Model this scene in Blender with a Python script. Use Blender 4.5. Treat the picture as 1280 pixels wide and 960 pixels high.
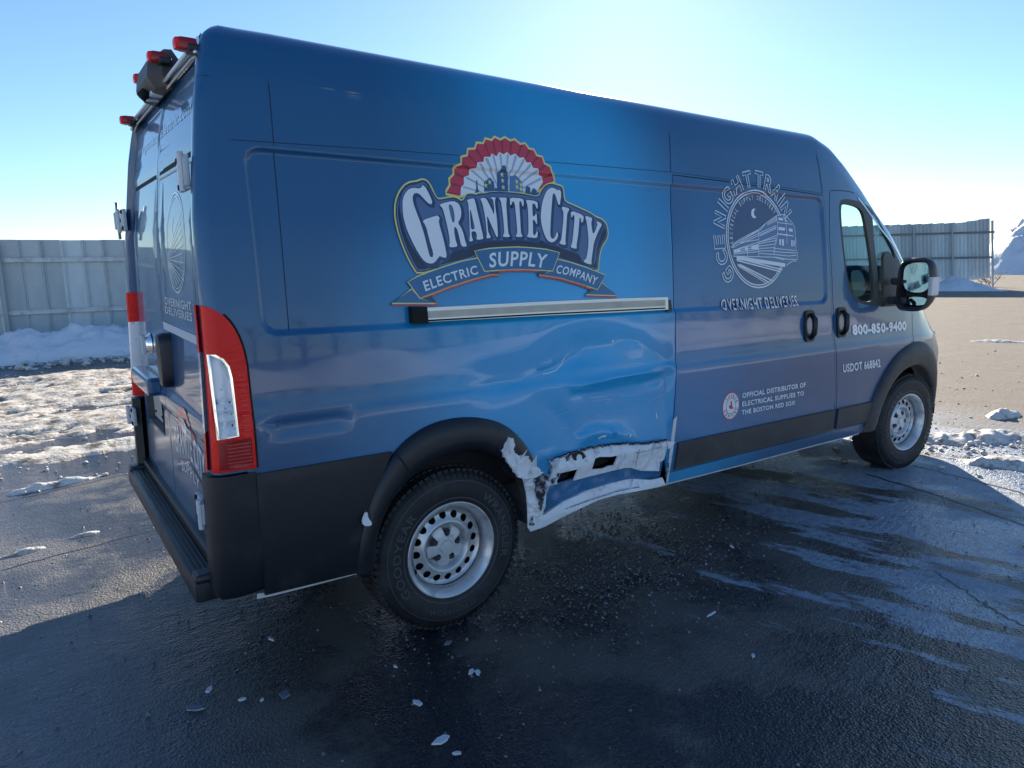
import bpy, bmesh, math, random
import numpy as np
from mathutils import Vector, Matrix, noise
from mathutils.geometry import delaunay_2d_cdt
random.seed(7); np.random.seed(7)
SC = bpy.context.scene
for _o in list(bpy.data.objects): bpy.data.objects.remove(_o)

# ------------------------------------------------------------------ camera
CAM_P = (-1.4723, -3.5983, 1.6321); CAM_F = 881.03; YAW, PIT, ROL = 0.96454, -0.17080, -0.01887
f = Vector((math.cos(PIT)*math.cos(YAW), math.cos(PIT)*math.sin(YAW), math.sin(PIT)))
r0 = f.cross(Vector((0,0,1))).normalized(); u0 = r0.cross(f)
rt = math.cos(ROL)*r0 + math.sin(ROL)*u0; up = -math.sin(ROL)*r0 + math.cos(ROL)*u0
cd = bpy.data.cameras.new('camera'); cam = bpy.data.objects.new('camera', cd); SC.collection.objects.link(cam)
M = Matrix((rt, up, -f)).transposed().to_4x4(); M.translation = CAM_P; cam.matrix_world = M
cd.sensor_width = 36; cd.lens = CAM_F/1280*36; cd.clip_end = 3000; cd.clip_start = .05
SC.camera = cam

# ------------------------------------------------------------------ light
SUN_AZ, SUN_EL = math.radians(46.5), math.radians(20.7)
wd = bpy.data.worlds.new('World'); SC.world = wd; wd.use_nodes = True
nt = wd.node_tree; bg = nt.nodes['Background']; sky = nt.nodes.new('ShaderNodeTexSky')
sky.sky_type = 'NISHITA'; sky.sun_disc = False; sky.sun_elevation = SUN_EL; sky.sun_rotation = math.pi/2 - SUN_AZ
sky.altitude = 50; sky.air_density = 1.0; sky.dust_density = 0.12; sky.ozone_density = 5.0
nt.links.new(sky.outputs[0], bg.inputs[0]); bg.inputs[1].default_value = 0.088
sl = bpy.data.lights.new('sun', 'SUN'); so = bpy.data.objects.new('sun', sl); SC.collection.objects.link(so)
sl.energy = 4.9; sl.angle = math.radians(.5); sl.color = (1, .88, .72)
sd = Vector((math.cos(SUN_EL)*math.cos(SUN_AZ), math.cos(SUN_EL)*math.sin(SUN_AZ), math.sin(SUN_EL)))
so.rotation_euler = (-sd).to_track_quat('-Z', 'Y').to_euler(); so.location = (8, 8, 12)
vs = SC.view_settings; vs.view_transform = 'Standard'; vs.look = 'None'; vs.exposure = 1.05; vs.gamma = 1; vs.use_curve_mapping = False
SC.cycles.use_denoising = True; SC.cycles.max_bounces = 8

# ------------------------------------------------------------------ helpers
def srgb(r, g, b):
    c = [v/255 for v in (r, g, b)]
    return tuple(v/12.92 if v <= .04045 else ((v+.055)/1.055)**2.4 for v in c)
MATS = {}
def mat(name, col=(.5,.5,.5), rough=.5, metal=0, coat=0, coat_rough=.05, spec=.5, bump=None, var=None, emit=None):
    m = bpy.data.materials.new(name); m.use_nodes = True; MATS[name] = m
    n = m.node_tree.nodes; l = m.node_tree.links; b = n['Principled BSDF']
    b.inputs['Base Color'].default_value = (*col, 1); b.inputs['Roughness'].default_value = rough
    b.inputs['Metallic'].default_value = metal; b.inputs['Coat Weight'].default_value = coat
    b.inputs['Coat Roughness'].default_value = coat_rough; b.inputs['Specular IOR Level'].default_value = spec
    tc = n.new('ShaderNodeTexCoord')
    if var:      # (scale, colour 2, low, high) mottling / dirt
        t = n.new('ShaderNodeTexNoise'); t.inputs['Scale'].default_value = var[0]; t.inputs['Detail'].default_value = 8; t.inputs['Roughness'].default_value = .65
        l.new(tc.outputs['Object'], t.inputs['Vector'])
        mr = n.new('ShaderNodeMapRange'); mr.inputs[1].default_value = var[2]; mr.inputs[2].default_value = var[3]; l.new(t.outputs[0], mr.inputs[0])
        mx = n.new('ShaderNodeMix'); mx.data_type = 'RGBA'; mx.inputs[6].default_value = (*col, 1); mx.inputs[7].default_value = (*var[1], 1)
        l.new(mr.outputs[0], mx.inputs[0]); l.new(mx.outputs[2], b.inputs['Base Color'])
        if len(var) > 4:
            m2 = n.new('ShaderNodeMapRange'); m2.inputs[3].default_value = rough; m2.inputs[4].default_value = var[4]; l.new(mr.outputs[0], m2.inputs[0]); l.new(m2.outputs[0], b.inputs['Roughness'])
    if bump:     # (scale, strength, distance)
        t = n.new('ShaderNodeTexNoise'); t.inputs['Scale'].default_value = bump[0]; t.inputs['Detail'].default_value = 6
        l.new(tc.outputs['Object'], t.inputs['Vector'])
        bp = n.new('ShaderNodeBump'); bp.inputs['Strength'].default_value = bump[1]; bp.inputs['Distance'].default_value = bump[2]
        l.new(t.outputs[0], bp.inputs['Height']); l.new(bp.outputs[0], b.inputs['Normal'])
    if emit:
        b.inputs['Emission Color'].default_value = (*emit[0], 1); b.inputs['Emission Strength'].default_value = emit[1]
    return m
def link(name, me, m, parent=None, smooth=True):
    o = bpy.data.objects.new(name, me); SC.collection.objects.link(o)
    if m is not None: me.materials.append(m)
    if smooth: me.shade_smooth()
    if parent: o.parent = parent
    return o
def mesh(name, V, F, m, parent=None, smooth=True):
    me = bpy.data.meshes.new(name); me.from_pydata([tuple(map(float, v)) for v in V], [], [tuple(map(int, q)) for q in F]); me.update()
    return link(name, me, m, parent, smooth)
def tag(o, label=None, cat=None, group=None, kind=None):
    if label: o['label'] = label
    if cat: o['category'] = cat
    if group: o['group'] = group
    if kind: o['kind'] = kind
    return o
def empty(name, loc=(0,0,0), rz=0):
    o = bpy.data.objects.new(name, None); SC.collection.objects.link(o); o.location = loc; o.rotation_euler.z = rz; o.empty_display_size = .2
    return o
class MB:    # mesh collector
    def __init__(s): s.V = []; s.F = []
    def add(s, V, F):
        k = len(s.V); s.V += [tuple(v) for v in V]; s.F += [tuple(i+k for i in q) for q in F]; return s
    def box(s, c, d, bev=0, R=None):
        bm = bmesh.new(); bmesh.ops.create_cube(bm, size=1)
        for v in bm.verts: v.co = Vector((v.co.x*d[0], v.co.y*d[1], v.co.z*d[2]))
        if bev: bmesh.ops.bevel(bm, geom=list(bm.edges), offset=bev, segments=2, affect='EDGES', profile=.6)
        bm.verts.index_update()
        Vs = [((R @ v.co) if R else v.co) + Vector(c) for v in bm.verts]; Fs = [[v.index for v in q.verts] for q in bm.faces]
        bm.free(); return s.add(Vs, Fs)
    def tube(s, P, r, n=8, cap=True):
        P = [Vector(p) for p in P]; V = []; F = []
        for i, p in enumerate(P):
            t = (P[min(i+1, len(P)-1)]-P[max(i-1, 0)]).normalized(); a = t.orthogonal().normalized() if i == 0 else (a - a.dot(t)*t).normalized(); b = t.cross(a)
            rr = r[i] if isinstance(r, (list, tuple)) else r
            for k in range(n):
                q = 2*math.pi*k/n; V.append(p+rr*(math.cos(q)*a+math.sin(q)*b))
        for i in range(len(P)-1):
            for k in range(n): F.append((i*n+k, i*n+(k+1) % n, (i+1)*n+(k+1) % n, (i+1)*n+k))
        if cap: F += [tuple(range(n))[::-1], tuple((len(P)-1)*n+k for k in range(n))]
        return s.add(V, F)
    def lathe(s, prof, c=(0,0,0), n=48, axis='y', arc=2*math.pi):   # prof: (radius, along axis)
        V = []; F = []; full = abs(arc-2*math.pi) < 1e-6; m = n if full else n+1
        for i in range(m):
            q = arc*i/n
            for r, a in prof: V.append((c[0]+r*math.cos(q), c[1]+a, c[2]+r*math.sin(q)))
        k = len(prof)
        for i in range(n):
            j = (i+1) % m
            for t in range(k-1): F.append((i*k+t, i*k+t+1, j*k+t+1, j*k+t))
        return s.add(V, F)
    def done(s, name, m, parent=None, smooth=False):
        o = mesh(name, s.V, s.F, m, parent, smooth); return o
def auto(o, ang=35):
    me = o.data; me.shade_smooth(); me.update()
    try: me.set_sharp_from_angle(angle=math.radians(ang))
    except Exception: pass
    return o
def sstep(a, b, v):
    t = np.clip((v-a)/(b-a), 0, 1); return t*t*(3-2*t)
def inpoly(P, poly):
    x, z = P[:,0], P[:,1]; ins = np.zeros(len(P), bool); n = len(poly)
    for i in range(n):
        x1, z1 = poly[i]; x2, z2 = poly[(i+1) % n]
        c = ((z1 > z) != (z2 > z)); 
        if z2 != z1: ins ^= c & (x < (x2-x1)*(z-z1)/(z2-z1)+x1)
    return ins
def pdist(P, poly, closed=True):
    P = np.asarray(P, float); d = np.full(len(P), 1e9); n = len(poly)
    for i in range(n if closed else n-1):
        a = np.array(poly[i], float); b = np.array(poly[(i+1) % n], float); ab = b-a
        t = np.clip(((P-a)@ab)/max(ab@ab, 1e-12), 0, 1); d = np.minimum(d, np.linalg.norm(P-(a+t[:,None]*ab), axis=1))
    return d
def resample(pts, n, closed=False):
    p = np.array(pts+([pts[0]] if closed else []), float); s = np.r_[0, np.cumsum(np.linalg.norm(np.diff(p, axis=0), axis=1))]
    t = np.linspace(0, s[-1], n+(1 if closed else 0)); q = np.c_[[np.interp(t, s, p[:,k]) for k in range(p.shape[1])]].T
    return q[:-1] if closed else q
def curve(pts, n, closed=False, it=2):     # smooth a coarse outline
    p = np.array(pts, float)
    for _ in range(it):
        a = p if closed else p[:-1]; b = np.roll(p, -1, axis=0) if closed else p[1:]
        q = np.empty((2*len(a), p.shape[1])); q[0::2] = .75*a+.25*b; q[1::2] = .25*a+.75*b
        p = q if closed else np.vstack([p[:1], q, p[-1:]])
    return resample(p.tolist(), n, closed)
def tri2d(outer, holes=(), step=.03, ridges=()):
    """triangulate a 2D region with inner grid points and extra crease lines"""
    P = []; E = []
    def loop(l, closed=True):
        k = len(P); P.extend([(float(a), float(b)) for a, b in l]); n = len(l)
        E.extend([(k+i, k+(i+1) % n) for i in range(n if closed else n-1)])
    loop(outer)
    for h in holes: loop(h)
    for g in ridges: loop(g, False)
    o = np.array([tuple(q) for q in outer], float); x0, z0 = o.min(0); x1, z1 = o.max(0)
    if step and max(x1-x0, z1-z0) > step*1.2:
        gx, gz = np.meshgrid(np.arange(x0+step/2, x1, step), np.arange(z0+step/2, z1, step*.87)); gx = gx + (np.arange(gx.shape[0]) % 2)[:,None]*step/2
        G = np.c_[gx.ravel(), gz.ravel()]; G = G[inpoly(G, o.tolist())]
        if len(G):
            k = pdist(G, [tuple(q) for q in outer]) > step*.3
            for h in holes: k &= pdist(G, [tuple(q) for q in h]) > step*.3
            for g in ridges: k &= pdist(G, [tuple(q) for q in g], False) > step*.3
            P.extend(map(tuple, G[k].tolist()))
    r = delaunay_2d_cdt([Vector(p) for p in P], E, [], 0, 1e-6)
    V = np.array([tuple(v) for v in r[0]]); T = np.array([t for t in r[2] if len(t) == 3])
    c = V[T].mean(1); k = inpoly(c, o.tolist())
    for h in holes: k &= ~inpoly(c, [tuple(q) for q in h])
    T = T[k]
    a = V[T[:,1]]-V[T[:,0]]; b = V[T[:,2]]-V[T[:,0]]; neg = (a[:,0]*b[:,1]-a[:,1]*b[:,0]) < 0; T[neg] = T[neg][:, ::-1]
    used = np.unique(T); mp = np.full(len(V), -1); mp[used] = np.arange(len(used))
    return V[used], mp[T]

# ---- body shape: section (half width, height) and how it changes along the van (x forward from the rear axle) ----
SEC = np.array([(.99,.38),(1.008,.43),(1.02,.60),(1.025,.80),(1.022,1.0),(1.012,1.12),(1.007,1.2),(1.0,1.32),(.99,1.45),(.962,1.75),(.928,2.0),(.905,2.2),(.893,2.30),(.878,2.38),(.86,2.43),(.83,2.468),(.78,2.492),(.70,2.503),(.5,2.515),(.25,2.522),(0,2.525)])
TOPX = np.array([-1.1,2.84,3.01,3.17,3.41,3.61,3.81,4.12,4.30,4.45,4.6,4.75,4.9,4.98])
TOPZ = np.array([2.53,2.45,2.40,2.31,2.15,2.0,1.87,1.60,1.42,1.30,1.19,1.07,.92,.80])
HWX = np.array([-1.1,3.2,3.9,4.2,4.4,4.6,4.75,4.88,4.96,4.985])
HWF = np.array([1,1,.987,.968,.94,.885,.80,.68,.52,.40])
def kx(x): return 1-.0085*(np.clip(x,-.6,5)+.6)
def topz(x):
    return np.where(x<2.84, 2.525*kx(x), np.interp(x,TOPX,TOPZ))
def zmap(x,zn):          # nominal section height -> real height at station x
    k=kx(x); t=topz(x)/k
    return k*np.where(zn<.9, np.minimum(zn,zn), .9+(zn-.9)*(t-.9)/(2.525-.9))
def zinv(x,z):
    k=kx(x); t=topz(x)/k; zz=z/k
    return np.where(zz<.9, zz, .9+(zz-.9)*(2.525-.9)/np.maximum(t-.9,.02))
def secy(zn): return np.interp(zn, SEC[:,1], SEC[:,0])
# smooth the section
_zs=np.linspace(.38,2.46,400); _ys=np.interp(_zs,SEC[:,1],SEC[:,0])
for _ in range(3):
    _p=np.pad(_ys,9,mode='reflect',reflect_type='odd'); _ys=np.convolve(_p,np.ones(19)/19,'valid')
def hw(x): return np.interp(x,HWX,HWF)
def side_y(x,z):
    x=np.asarray(x,float); z=np.asarray(z,float)
    zn=zinv(x,z)
    return np.where(zn<2.40,np.interp(zn,_zs,_ys),secy(zn))*hw(x)
RZ=np.array([.38,.9,1.3,1.55,1.8,2.0,2.2,2.35,2.45,2.5]); RX=np.array([-.985,-.975,-.96,-.955,-.945,-.922,-.897,-.868,-.84,-.80])
def rear_x(z): return np.interp(z,RZ,RX)

D={'letters':[[[[-0.152,1.875],[-0.147,1.897],[-0.135,1.917],[-0.119,1.933],[-0.096,1.941],[-0.073,1.939],[-0.061,1.937],[-0.056,1.952],[-0.044,1.954],[-0.034,1.936],[-0.021,1.91],[-0.012,1.88],[-0.017,1.875],[-0.028,1.876],[-0.042,1.887],[-0.06,1.907],[-0.073,1.919],[-0.088,1.922],[-0.1,1.914],[-0.104,1.899],[-0.103,1.877],[-0.094,1.847],[-0.081,1.808],[-0.067,1.755],[-0.058,1.702],[-0.051,1.667],[-0.046,1.656],[-0.036,1.658],[-0.032,1.667],[-0.033,1.682],[-0.041,1.711],[-0.048,1.746],[-0.054,1.784],[-0.06,1.795],[-0.067,1.799],[-0.067,1.811],[-0.04,1.819],[-0.008,1.829],[0.012,1.832],[0.014,1.82],[0.006,1.807],[0.012,1.778],[0.021,1.738],[0.027,1.702],[0.032,1.661],[0.026,1.654],[0.01,1.659],[-0.005,1.666],[-0.014,1.653],[-0.028,1.638],[-0.046,1.632],[-0.069,1.638],[-0.087,1.654],[-0.111,1.694],[-0.133,1.742],[-0.148,1.785],[-0.155,1.828]]],[[[0.019,1.877],[0.05,1.886],[0.083,1.893],[0.104,1.89],[0.119,1.875],[0.123,1.847],[0.116,1.822],[0.099,1.802],[0.113,1.786],[0.123,1.756],[0.128,1.724],[0.135,1.708],[0.131,1.703],[0.107,1.701],[0.1,1.743],[0.093,1.779],[0.079,1.789],[0.078,1.761],[0.08,1.729],[0.088,1.709],[0.085,1.702],[0.051,1.699],[0.046,1.706],[0.052,1.718],[0.051,1.751],[0.045,1.796],[0.039,1.832],[0.032,1.863],[0.025,1.868]],[[0.062,1.875],[0.073,1.879],[0.083,1.869],[0.087,1.838],[0.085,1.81],[0.079,1.801],[0.072,1.806],[0.066,1.842]]],[[[0.155,1.898],[0.172,1.905],[0.193,1.909],[0.197,1.896],[0.202,1.864],[0.208,1.826],[0.214,1.788],[0.222,1.743],[0.219,1.734],[0.187,1.731],[0.185,1.737],[0.19,1.743],[0.188,1.757],[0.185,1.768],[0.166,1.767],[0.163,1.764],[0.163,1.741],[0.168,1.734],[0.167,1.726],[0.147,1.724],[0.148,1.731],[0.152,1.737],[0.156,1.776],[0.159,1.82],[0.161,1.863],[0.161,1.888]],[[0.166,1.859],[0.171,1.858],[0.176,1.826],[0.181,1.794],[0.183,1.776],[0.162,1.774],[0.163,1.805]]],[[[0.226,1.91],[0.252,1.913],[0.26,1.903],[0.271,1.881],[0.283,1.857],[0.288,1.837],[0.292,1.855],[0.293,1.882],[0.292,1.902],[0.287,1.91],[0.279,1.911],[0.281,1.916],[0.31,1.917],[0.303,1.909],[0.3,1.897],[0.3,1.867],[0.302,1.831],[0.301,1.79],[0.299,1.743],[0.292,1.742],[0.28,1.771],[0.266,1.804],[0.252,1.839],[0.25,1.821],[0.249,1.789],[0.25,1.762],[0.26,1.747],[0.261,1.739],[0.235,1.737],[0.237,1.744],[0.242,1.75],[0.242,1.771],[0.242,1.812],[0.239,1.853],[0.233,1.891],[0.226,1.903]]],[[[0.323,1.916],[0.367,1.918],[0.364,1.908],[0.359,1.883],[0.358,1.838],[0.356,1.79],[0.356,1.757],[0.363,1.751],[0.364,1.744],[0.326,1.744],[0.326,1.751],[0.334,1.758],[0.336,1.79],[0.336,1.838],[0.334,1.883],[0.332,1.904],[0.326,1.909]]],[[[0.384,1.918],[0.456,1.917],[0.458,1.899],[0.454,1.88],[0.448,1.88],[0.446,1.894],[0.441,1.906],[0.434,1.905],[0.431,1.886],[0.43,1.84],[0.427,1.791],[0.426,1.759],[0.434,1.751],[0.433,1.745],[0.395,1.744],[0.396,1.751],[0.405,1.759],[0.407,1.791],[0.407,1.839],[0.407,1.879],[0.405,1.9],[0.395,1.903],[0.39,1.891],[0.386,1.882],[0.382,1.884],[0.381,1.902]]],[[[0.471,1.912],[0.535,1.907],[0.536,1.889],[0.532,1.87],[0.527,1.876],[0.521,1.895],[0.506,1.897],[0.503,1.872],[0.501,1.837],[0.511,1.838],[0.519,1.85],[0.526,1.851],[0.524,1.827],[0.522,1.798],[0.516,1.808],[0.509,1.823],[0.499,1.823],[0.497,1.792],[0.493,1.753],[0.505,1.752],[0.512,1.764],[0.521,1.775],[0.522,1.761],[0.515,1.74],[0.488,1.741],[0.457,1.745],[0.46,1.752],[0.467,1.759],[0.472,1.792],[0.476,1.841],[0.477,1.884],[0.473,1.902]]],[[[0.545,1.825],[0.554,1.874],[0.569,1.914],[0.589,1.949],[0.61,1.967],[0.629,1.973],[0.648,1.969],[0.657,1.962],[0.68,1.964],[0.68,1.938],[0.67,1.907],[0.667,1.892],[0.656,1.896],[0.649,1.927],[0.642,1.946],[0.635,1.948],[0.629,1.941],[0.62,1.901],[0.609,1.851],[0.6,1.801],[0.593,1.757],[0.597,1.739],[0.608,1.736],[0.623,1.747],[0.632,1.767],[0.641,1.77],[0.639,1.747],[0.627,1.732],[0.607,1.721],[0.588,1.721],[0.567,1.737],[0.552,1.776]]],[[[0.678,1.888],[0.723,1.88],[0.719,1.869],[0.707,1.858],[0.699,1.818],[0.689,1.767],[0.68,1.727],[0.684,1.707],[0.644,1.714],[0.647,1.724],[0.657,1.732],[0.668,1.777],[0.68,1.828],[0.685,1.863],[0.676,1.875]]],[[[0.73,1.871],[0.807,1.851],[0.806,1.83],[0.796,1.812],[0.788,1.817],[0.789,1.837],[0.78,1.839],[0.774,1.804],[0.762,1.753],[0.747,1.707],[0.749,1.689],[0.709,1.697],[0.714,1.707],[0.721,1.717],[0.733,1.763],[0.745,1.814],[0.751,1.844],[0.741,1.854],[0.735,1.836],[0.728,1.838]]],[[[0.817,1.848],[0.861,1.839],[0.86,1.828],[0.852,1.818],[0.854,1.779],[0.859,1.756],[0.883,1.79],[0.894,1.811],[0.886,1.816],[0.891,1.824],[0.921,1.811],[0.919,1.801],[0.908,1.793],[0.879,1.753],[0.858,1.717],[0.847,1.675],[0.834,1.629],[0.837,1.612],[0.784,1.627],[0.789,1.637],[0.803,1.642],[0.815,1.676],[0.826,1.727],[0.826,1.779],[0.824,1.82],[0.818,1.835]]]],
'badge':[[-0.111,1.586],[-0.135,1.62],[-0.16,1.672],[-0.18,1.733],[-0.191,1.784],[-0.194,1.835],[-0.185,1.883],[-0.163,1.926],[-0.13,1.958],[-0.102,1.969],[-0.072,1.972],[-0.056,1.981],[-0.036,1.981],[-0.017,1.97],[-0.003,1.942],[0.011,1.907],[0.021,1.903],[0.053,1.909],[0.086,1.916],[0.112,1.913],[0.132,1.899],[0.139,1.903],[0.147,1.919],[0.161,1.93],[0.199,1.931],[0.207,1.926],[0.224,1.935],[0.264,1.937],[0.279,1.943],[0.337,1.946],[0.412,1.946],[0.469,1.942],[0.545,1.929],[0.557,1.953],[0.579,1.978],[0.606,1.992],[0.632,1.998],[0.664,1.992],[0.69,1.988],[0.704,1.974],[0.704,1.939],[0.704,1.916],[0.733,1.907],[0.791,1.888],[0.851,1.869],[0.89,1.847],[0.925,1.84],[0.951,1.822],[0.963,1.796],[0.964,1.759],[0.952,1.733],[0.924,1.706],[0.904,1.675],[0.891,1.633],[0.883,1.576],[0.809,1.589],[0.638,1.632],[0.617,1.645],[0.558,1.667],[0.373,1.681],[0.203,1.662],[0.153,1.639],[0.012,1.614]],
'slate':[[-0.167,1.849],[-0.166,1.883],[-0.146,1.927],[-0.119,1.951],[-0.074,1.959],[-0.047,1.971],[-0.024,1.956],[0.008,1.898],[0.02,1.893],[0.084,1.906],[0.11,1.901],[0.133,1.886],[0.154,1.91],[0.16,1.923],[0.197,1.924],[0.206,1.918],[0.223,1.928],[0.259,1.929],[0.278,1.936],[0.336,1.939],[0.411,1.938],[0.468,1.934],[0.548,1.922],[0.567,1.951],[0.588,1.974],[0.608,1.984],[0.631,1.988],[0.656,1.983],[0.682,1.979],[0.693,1.968],[0.692,1.938],[0.69,1.908],[0.732,1.897],[0.79,1.878],[0.85,1.859],[0.889,1.837],[0.923,1.827],[0.943,1.812],[0.948,1.791],[0.925,1.78],[0.882,1.706],[0.867,1.623],[0.837,1.6],[0.777,1.619],[0.766,1.655],[0.747,1.669],[0.669,1.687],[0.631,1.702],[0.593,1.707],[0.562,1.717],[0.535,1.732],[0.521,1.718],[0.425,1.73],[0.312,1.727],[0.239,1.727],[0.167,1.713],[0.103,1.692],[0.103,1.69],[0.054,1.679],[0.034,1.639],[0.008,1.639],[-0.014,1.622],[-0.046,1.613],[-0.079,1.632],[-0.124,1.689],[-0.156,1.759]],
'fan':[[0.058,1.917],[0.058,1.937],[0.078,1.963],[0.078,1.988],[0.102,2.01],[0.103,2.039],[0.137,2.053],[0.14,2.083],[0.171,2.091],[0.178,2.119],[0.214,2.123],[0.225,2.149],[0.261,2.15],[0.273,2.172],[0.307,2.167],[0.324,2.183],[0.355,2.173],[0.38,2.186],[0.409,2.173],[0.434,2.181],[0.463,2.162],[0.491,2.168],[0.511,2.145],[0.539,2.143],[0.554,2.117],[0.585,2.113],[0.596,2.082],[0.628,2.072],[0.636,2.043],[0.655,2.026],[0.657,1.997],[0.553,1.949],[0.35,1.932],[0.12,1.907]],
'fan_in':[[0.129,1.915],[0.136,1.953],[0.152,1.966],[0.155,1.996],[0.182,2.006],[0.184,2.031],[0.215,2.037],[0.223,2.061],[0.254,2.065],[0.259,2.086],[0.293,2.089],[0.3,2.104],[0.325,2.093],[0.341,2.113],[0.364,2.104],[0.384,2.116],[0.401,2.102],[0.427,2.112],[0.45,2.095],[0.473,2.099],[0.487,2.077],[0.51,2.079],[0.522,2.055],[0.55,2.054],[0.556,2.028],[0.578,2.02],[0.582,1.995],[0.548,1.958],[0.351,1.936]],
'fan_c':[0.348,1.915],
'city':[[[0.319,1.94],[0.329,2.029],[0.34,2.031],[0.348,2.051],[0.36,2.058],[0.369,2.053],[0.372,2.033],[0.386,2.03],[0.379,1.942]],[[0.251,1.939],[0.255,1.98],[0.289,2.002],[0.308,1.982],[0.306,1.956],[0.321,1.957],[0.319,1.942]],[[0.203,1.931],[0.212,1.952],[0.215,1.986],[0.221,1.986],[0.22,1.952],[0.226,1.936]],[[0.475,1.939],[0.478,1.966],[0.49,1.975],[0.504,1.967],[0.501,1.936]],[[0.511,1.936],[0.514,1.958],[0.526,1.967],[0.541,1.955],[0.54,1.935]]],
'city2':[[[0.387,1.944],[0.395,2.013],[0.431,2.019],[0.464,1.987],[0.46,1.943]]],
'stars':[[0.284,1.981],[0.262,1.966],[0.353,2.017],[0.354,1.991],[0.354,1.962],[0.431,1.99],[0.454,1.978],[0.43,1.967],[0.451,1.958]],
'ban_e':[[-0.159,1.562],[-0.114,1.581],[-0.051,1.6],[0.013,1.618],[0.106,1.64],[0.178,1.651],[0.195,1.648],[0.215,1.6],[0.25,1.583],[0.146,1.563],[0.028,1.535],[-0.051,1.511],[-0.11,1.494]],
'ban_s':[[0.171,1.683],[0.245,1.692],[0.324,1.696],[0.401,1.698],[0.479,1.694],[0.56,1.687],[0.637,1.673],[0.59,1.591],[0.471,1.6],[0.315,1.602],[0.261,1.6],[0.215,1.598]],
'ban_c':[[0.619,1.642],[0.695,1.627],[0.81,1.596],[0.919,1.56],[0.862,1.495],[0.774,1.521],[0.632,1.558],[0.522,1.572],[0.59,1.591]],
'tail_l':[[-0.238,1.481],[-0.147,1.53],[-0.11,1.492],[-0.037,1.471]],
'tail_r':[[0.895,1.524],[0.99,1.46],[0.788,1.474],[0.862,1.495]],
'folds':[[[-0.11,1.494],[-0.06,1.507],[-0.045,1.484],[-0.033,1.47]],[[0.217,1.598],[0.288,1.596],[0.289,1.579],[0.25,1.583]],[[0.508,1.591],[0.59,1.591],[0.522,1.572],[0.506,1.574]],[[0.803,1.511],[0.862,1.495],[0.788,1.474],[0.813,1.49]]],
'orange':[[[-0.238,1.479],[-0.03,1.469]],[[-0.11,1.493],[-0.051,1.509],[0.027,1.533],[0.146,1.561],[0.25,1.58],[0.287,1.578]],[[0.291,1.596],[0.315,1.597],[0.315,1.598],[0.392,1.599],[0.47,1.596],[0.51,1.591]],[[0.509,1.572],[0.632,1.554],[0.773,1.517],[0.817,1.499]],[[0.787,1.471],[0.99,1.457]]],
'txt':{'ELECTRIC':[[[-0.085,1.522],[0.043,1.558],[0.18,1.587]],[[-0.095,1.562],[0.033,1.596],[0.173,1.623]]],'SUPPLY':[[[0.239,1.613],[0.278,1.615],[0.317,1.618],[0.446,1.617],[0.547,1.605]],[[0.244,1.674],[0.283,1.678],[0.323,1.682],[0.451,1.681],[0.569,1.665]]],'COMPANY':[[[0.607,1.58],[0.73,1.56],[0.85,1.515]],[[0.621,1.618],[0.744,1.596],[0.871,1.552]]]},
'tr_chars':[['G',[1.883,1.55]],['C',[1.849,1.645]],['E',[1.837,1.726]],['N',[1.854,1.837]],['I',[1.878,1.917]],['G',[1.921,1.959]],['H',[1.992,2.02]],['T',[2.077,2.074]],['T',[2.184,2.093]],['R',[2.279,2.083]],['A',[2.366,2.045]],['I',[2.438,2.008]],['N',[2.484,1.939]]],
'tr_c':[2.15,1.74],
'moon':[[2.147,1.919],[2.119,1.914],[2.107,1.895],[2.108,1.875],[2.124,1.861],[2.152,1.864],[2.154,1.869],[2.136,1.876],[2.132,1.89],[2.135,1.905],[2.151,1.917]],
'tr_body':[[1.909,1.717],[2.167,1.794],[2.245,1.839],[2.348,1.881],[2.434,1.892],[2.513,1.836],[2.53,1.803],[2.524,1.712],[2.523,1.666],[2.541,1.655],[2.538,1.607],[2.476,1.608],[2.418,1.581],[1.914,1.639],[1.909,1.685]],
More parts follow.
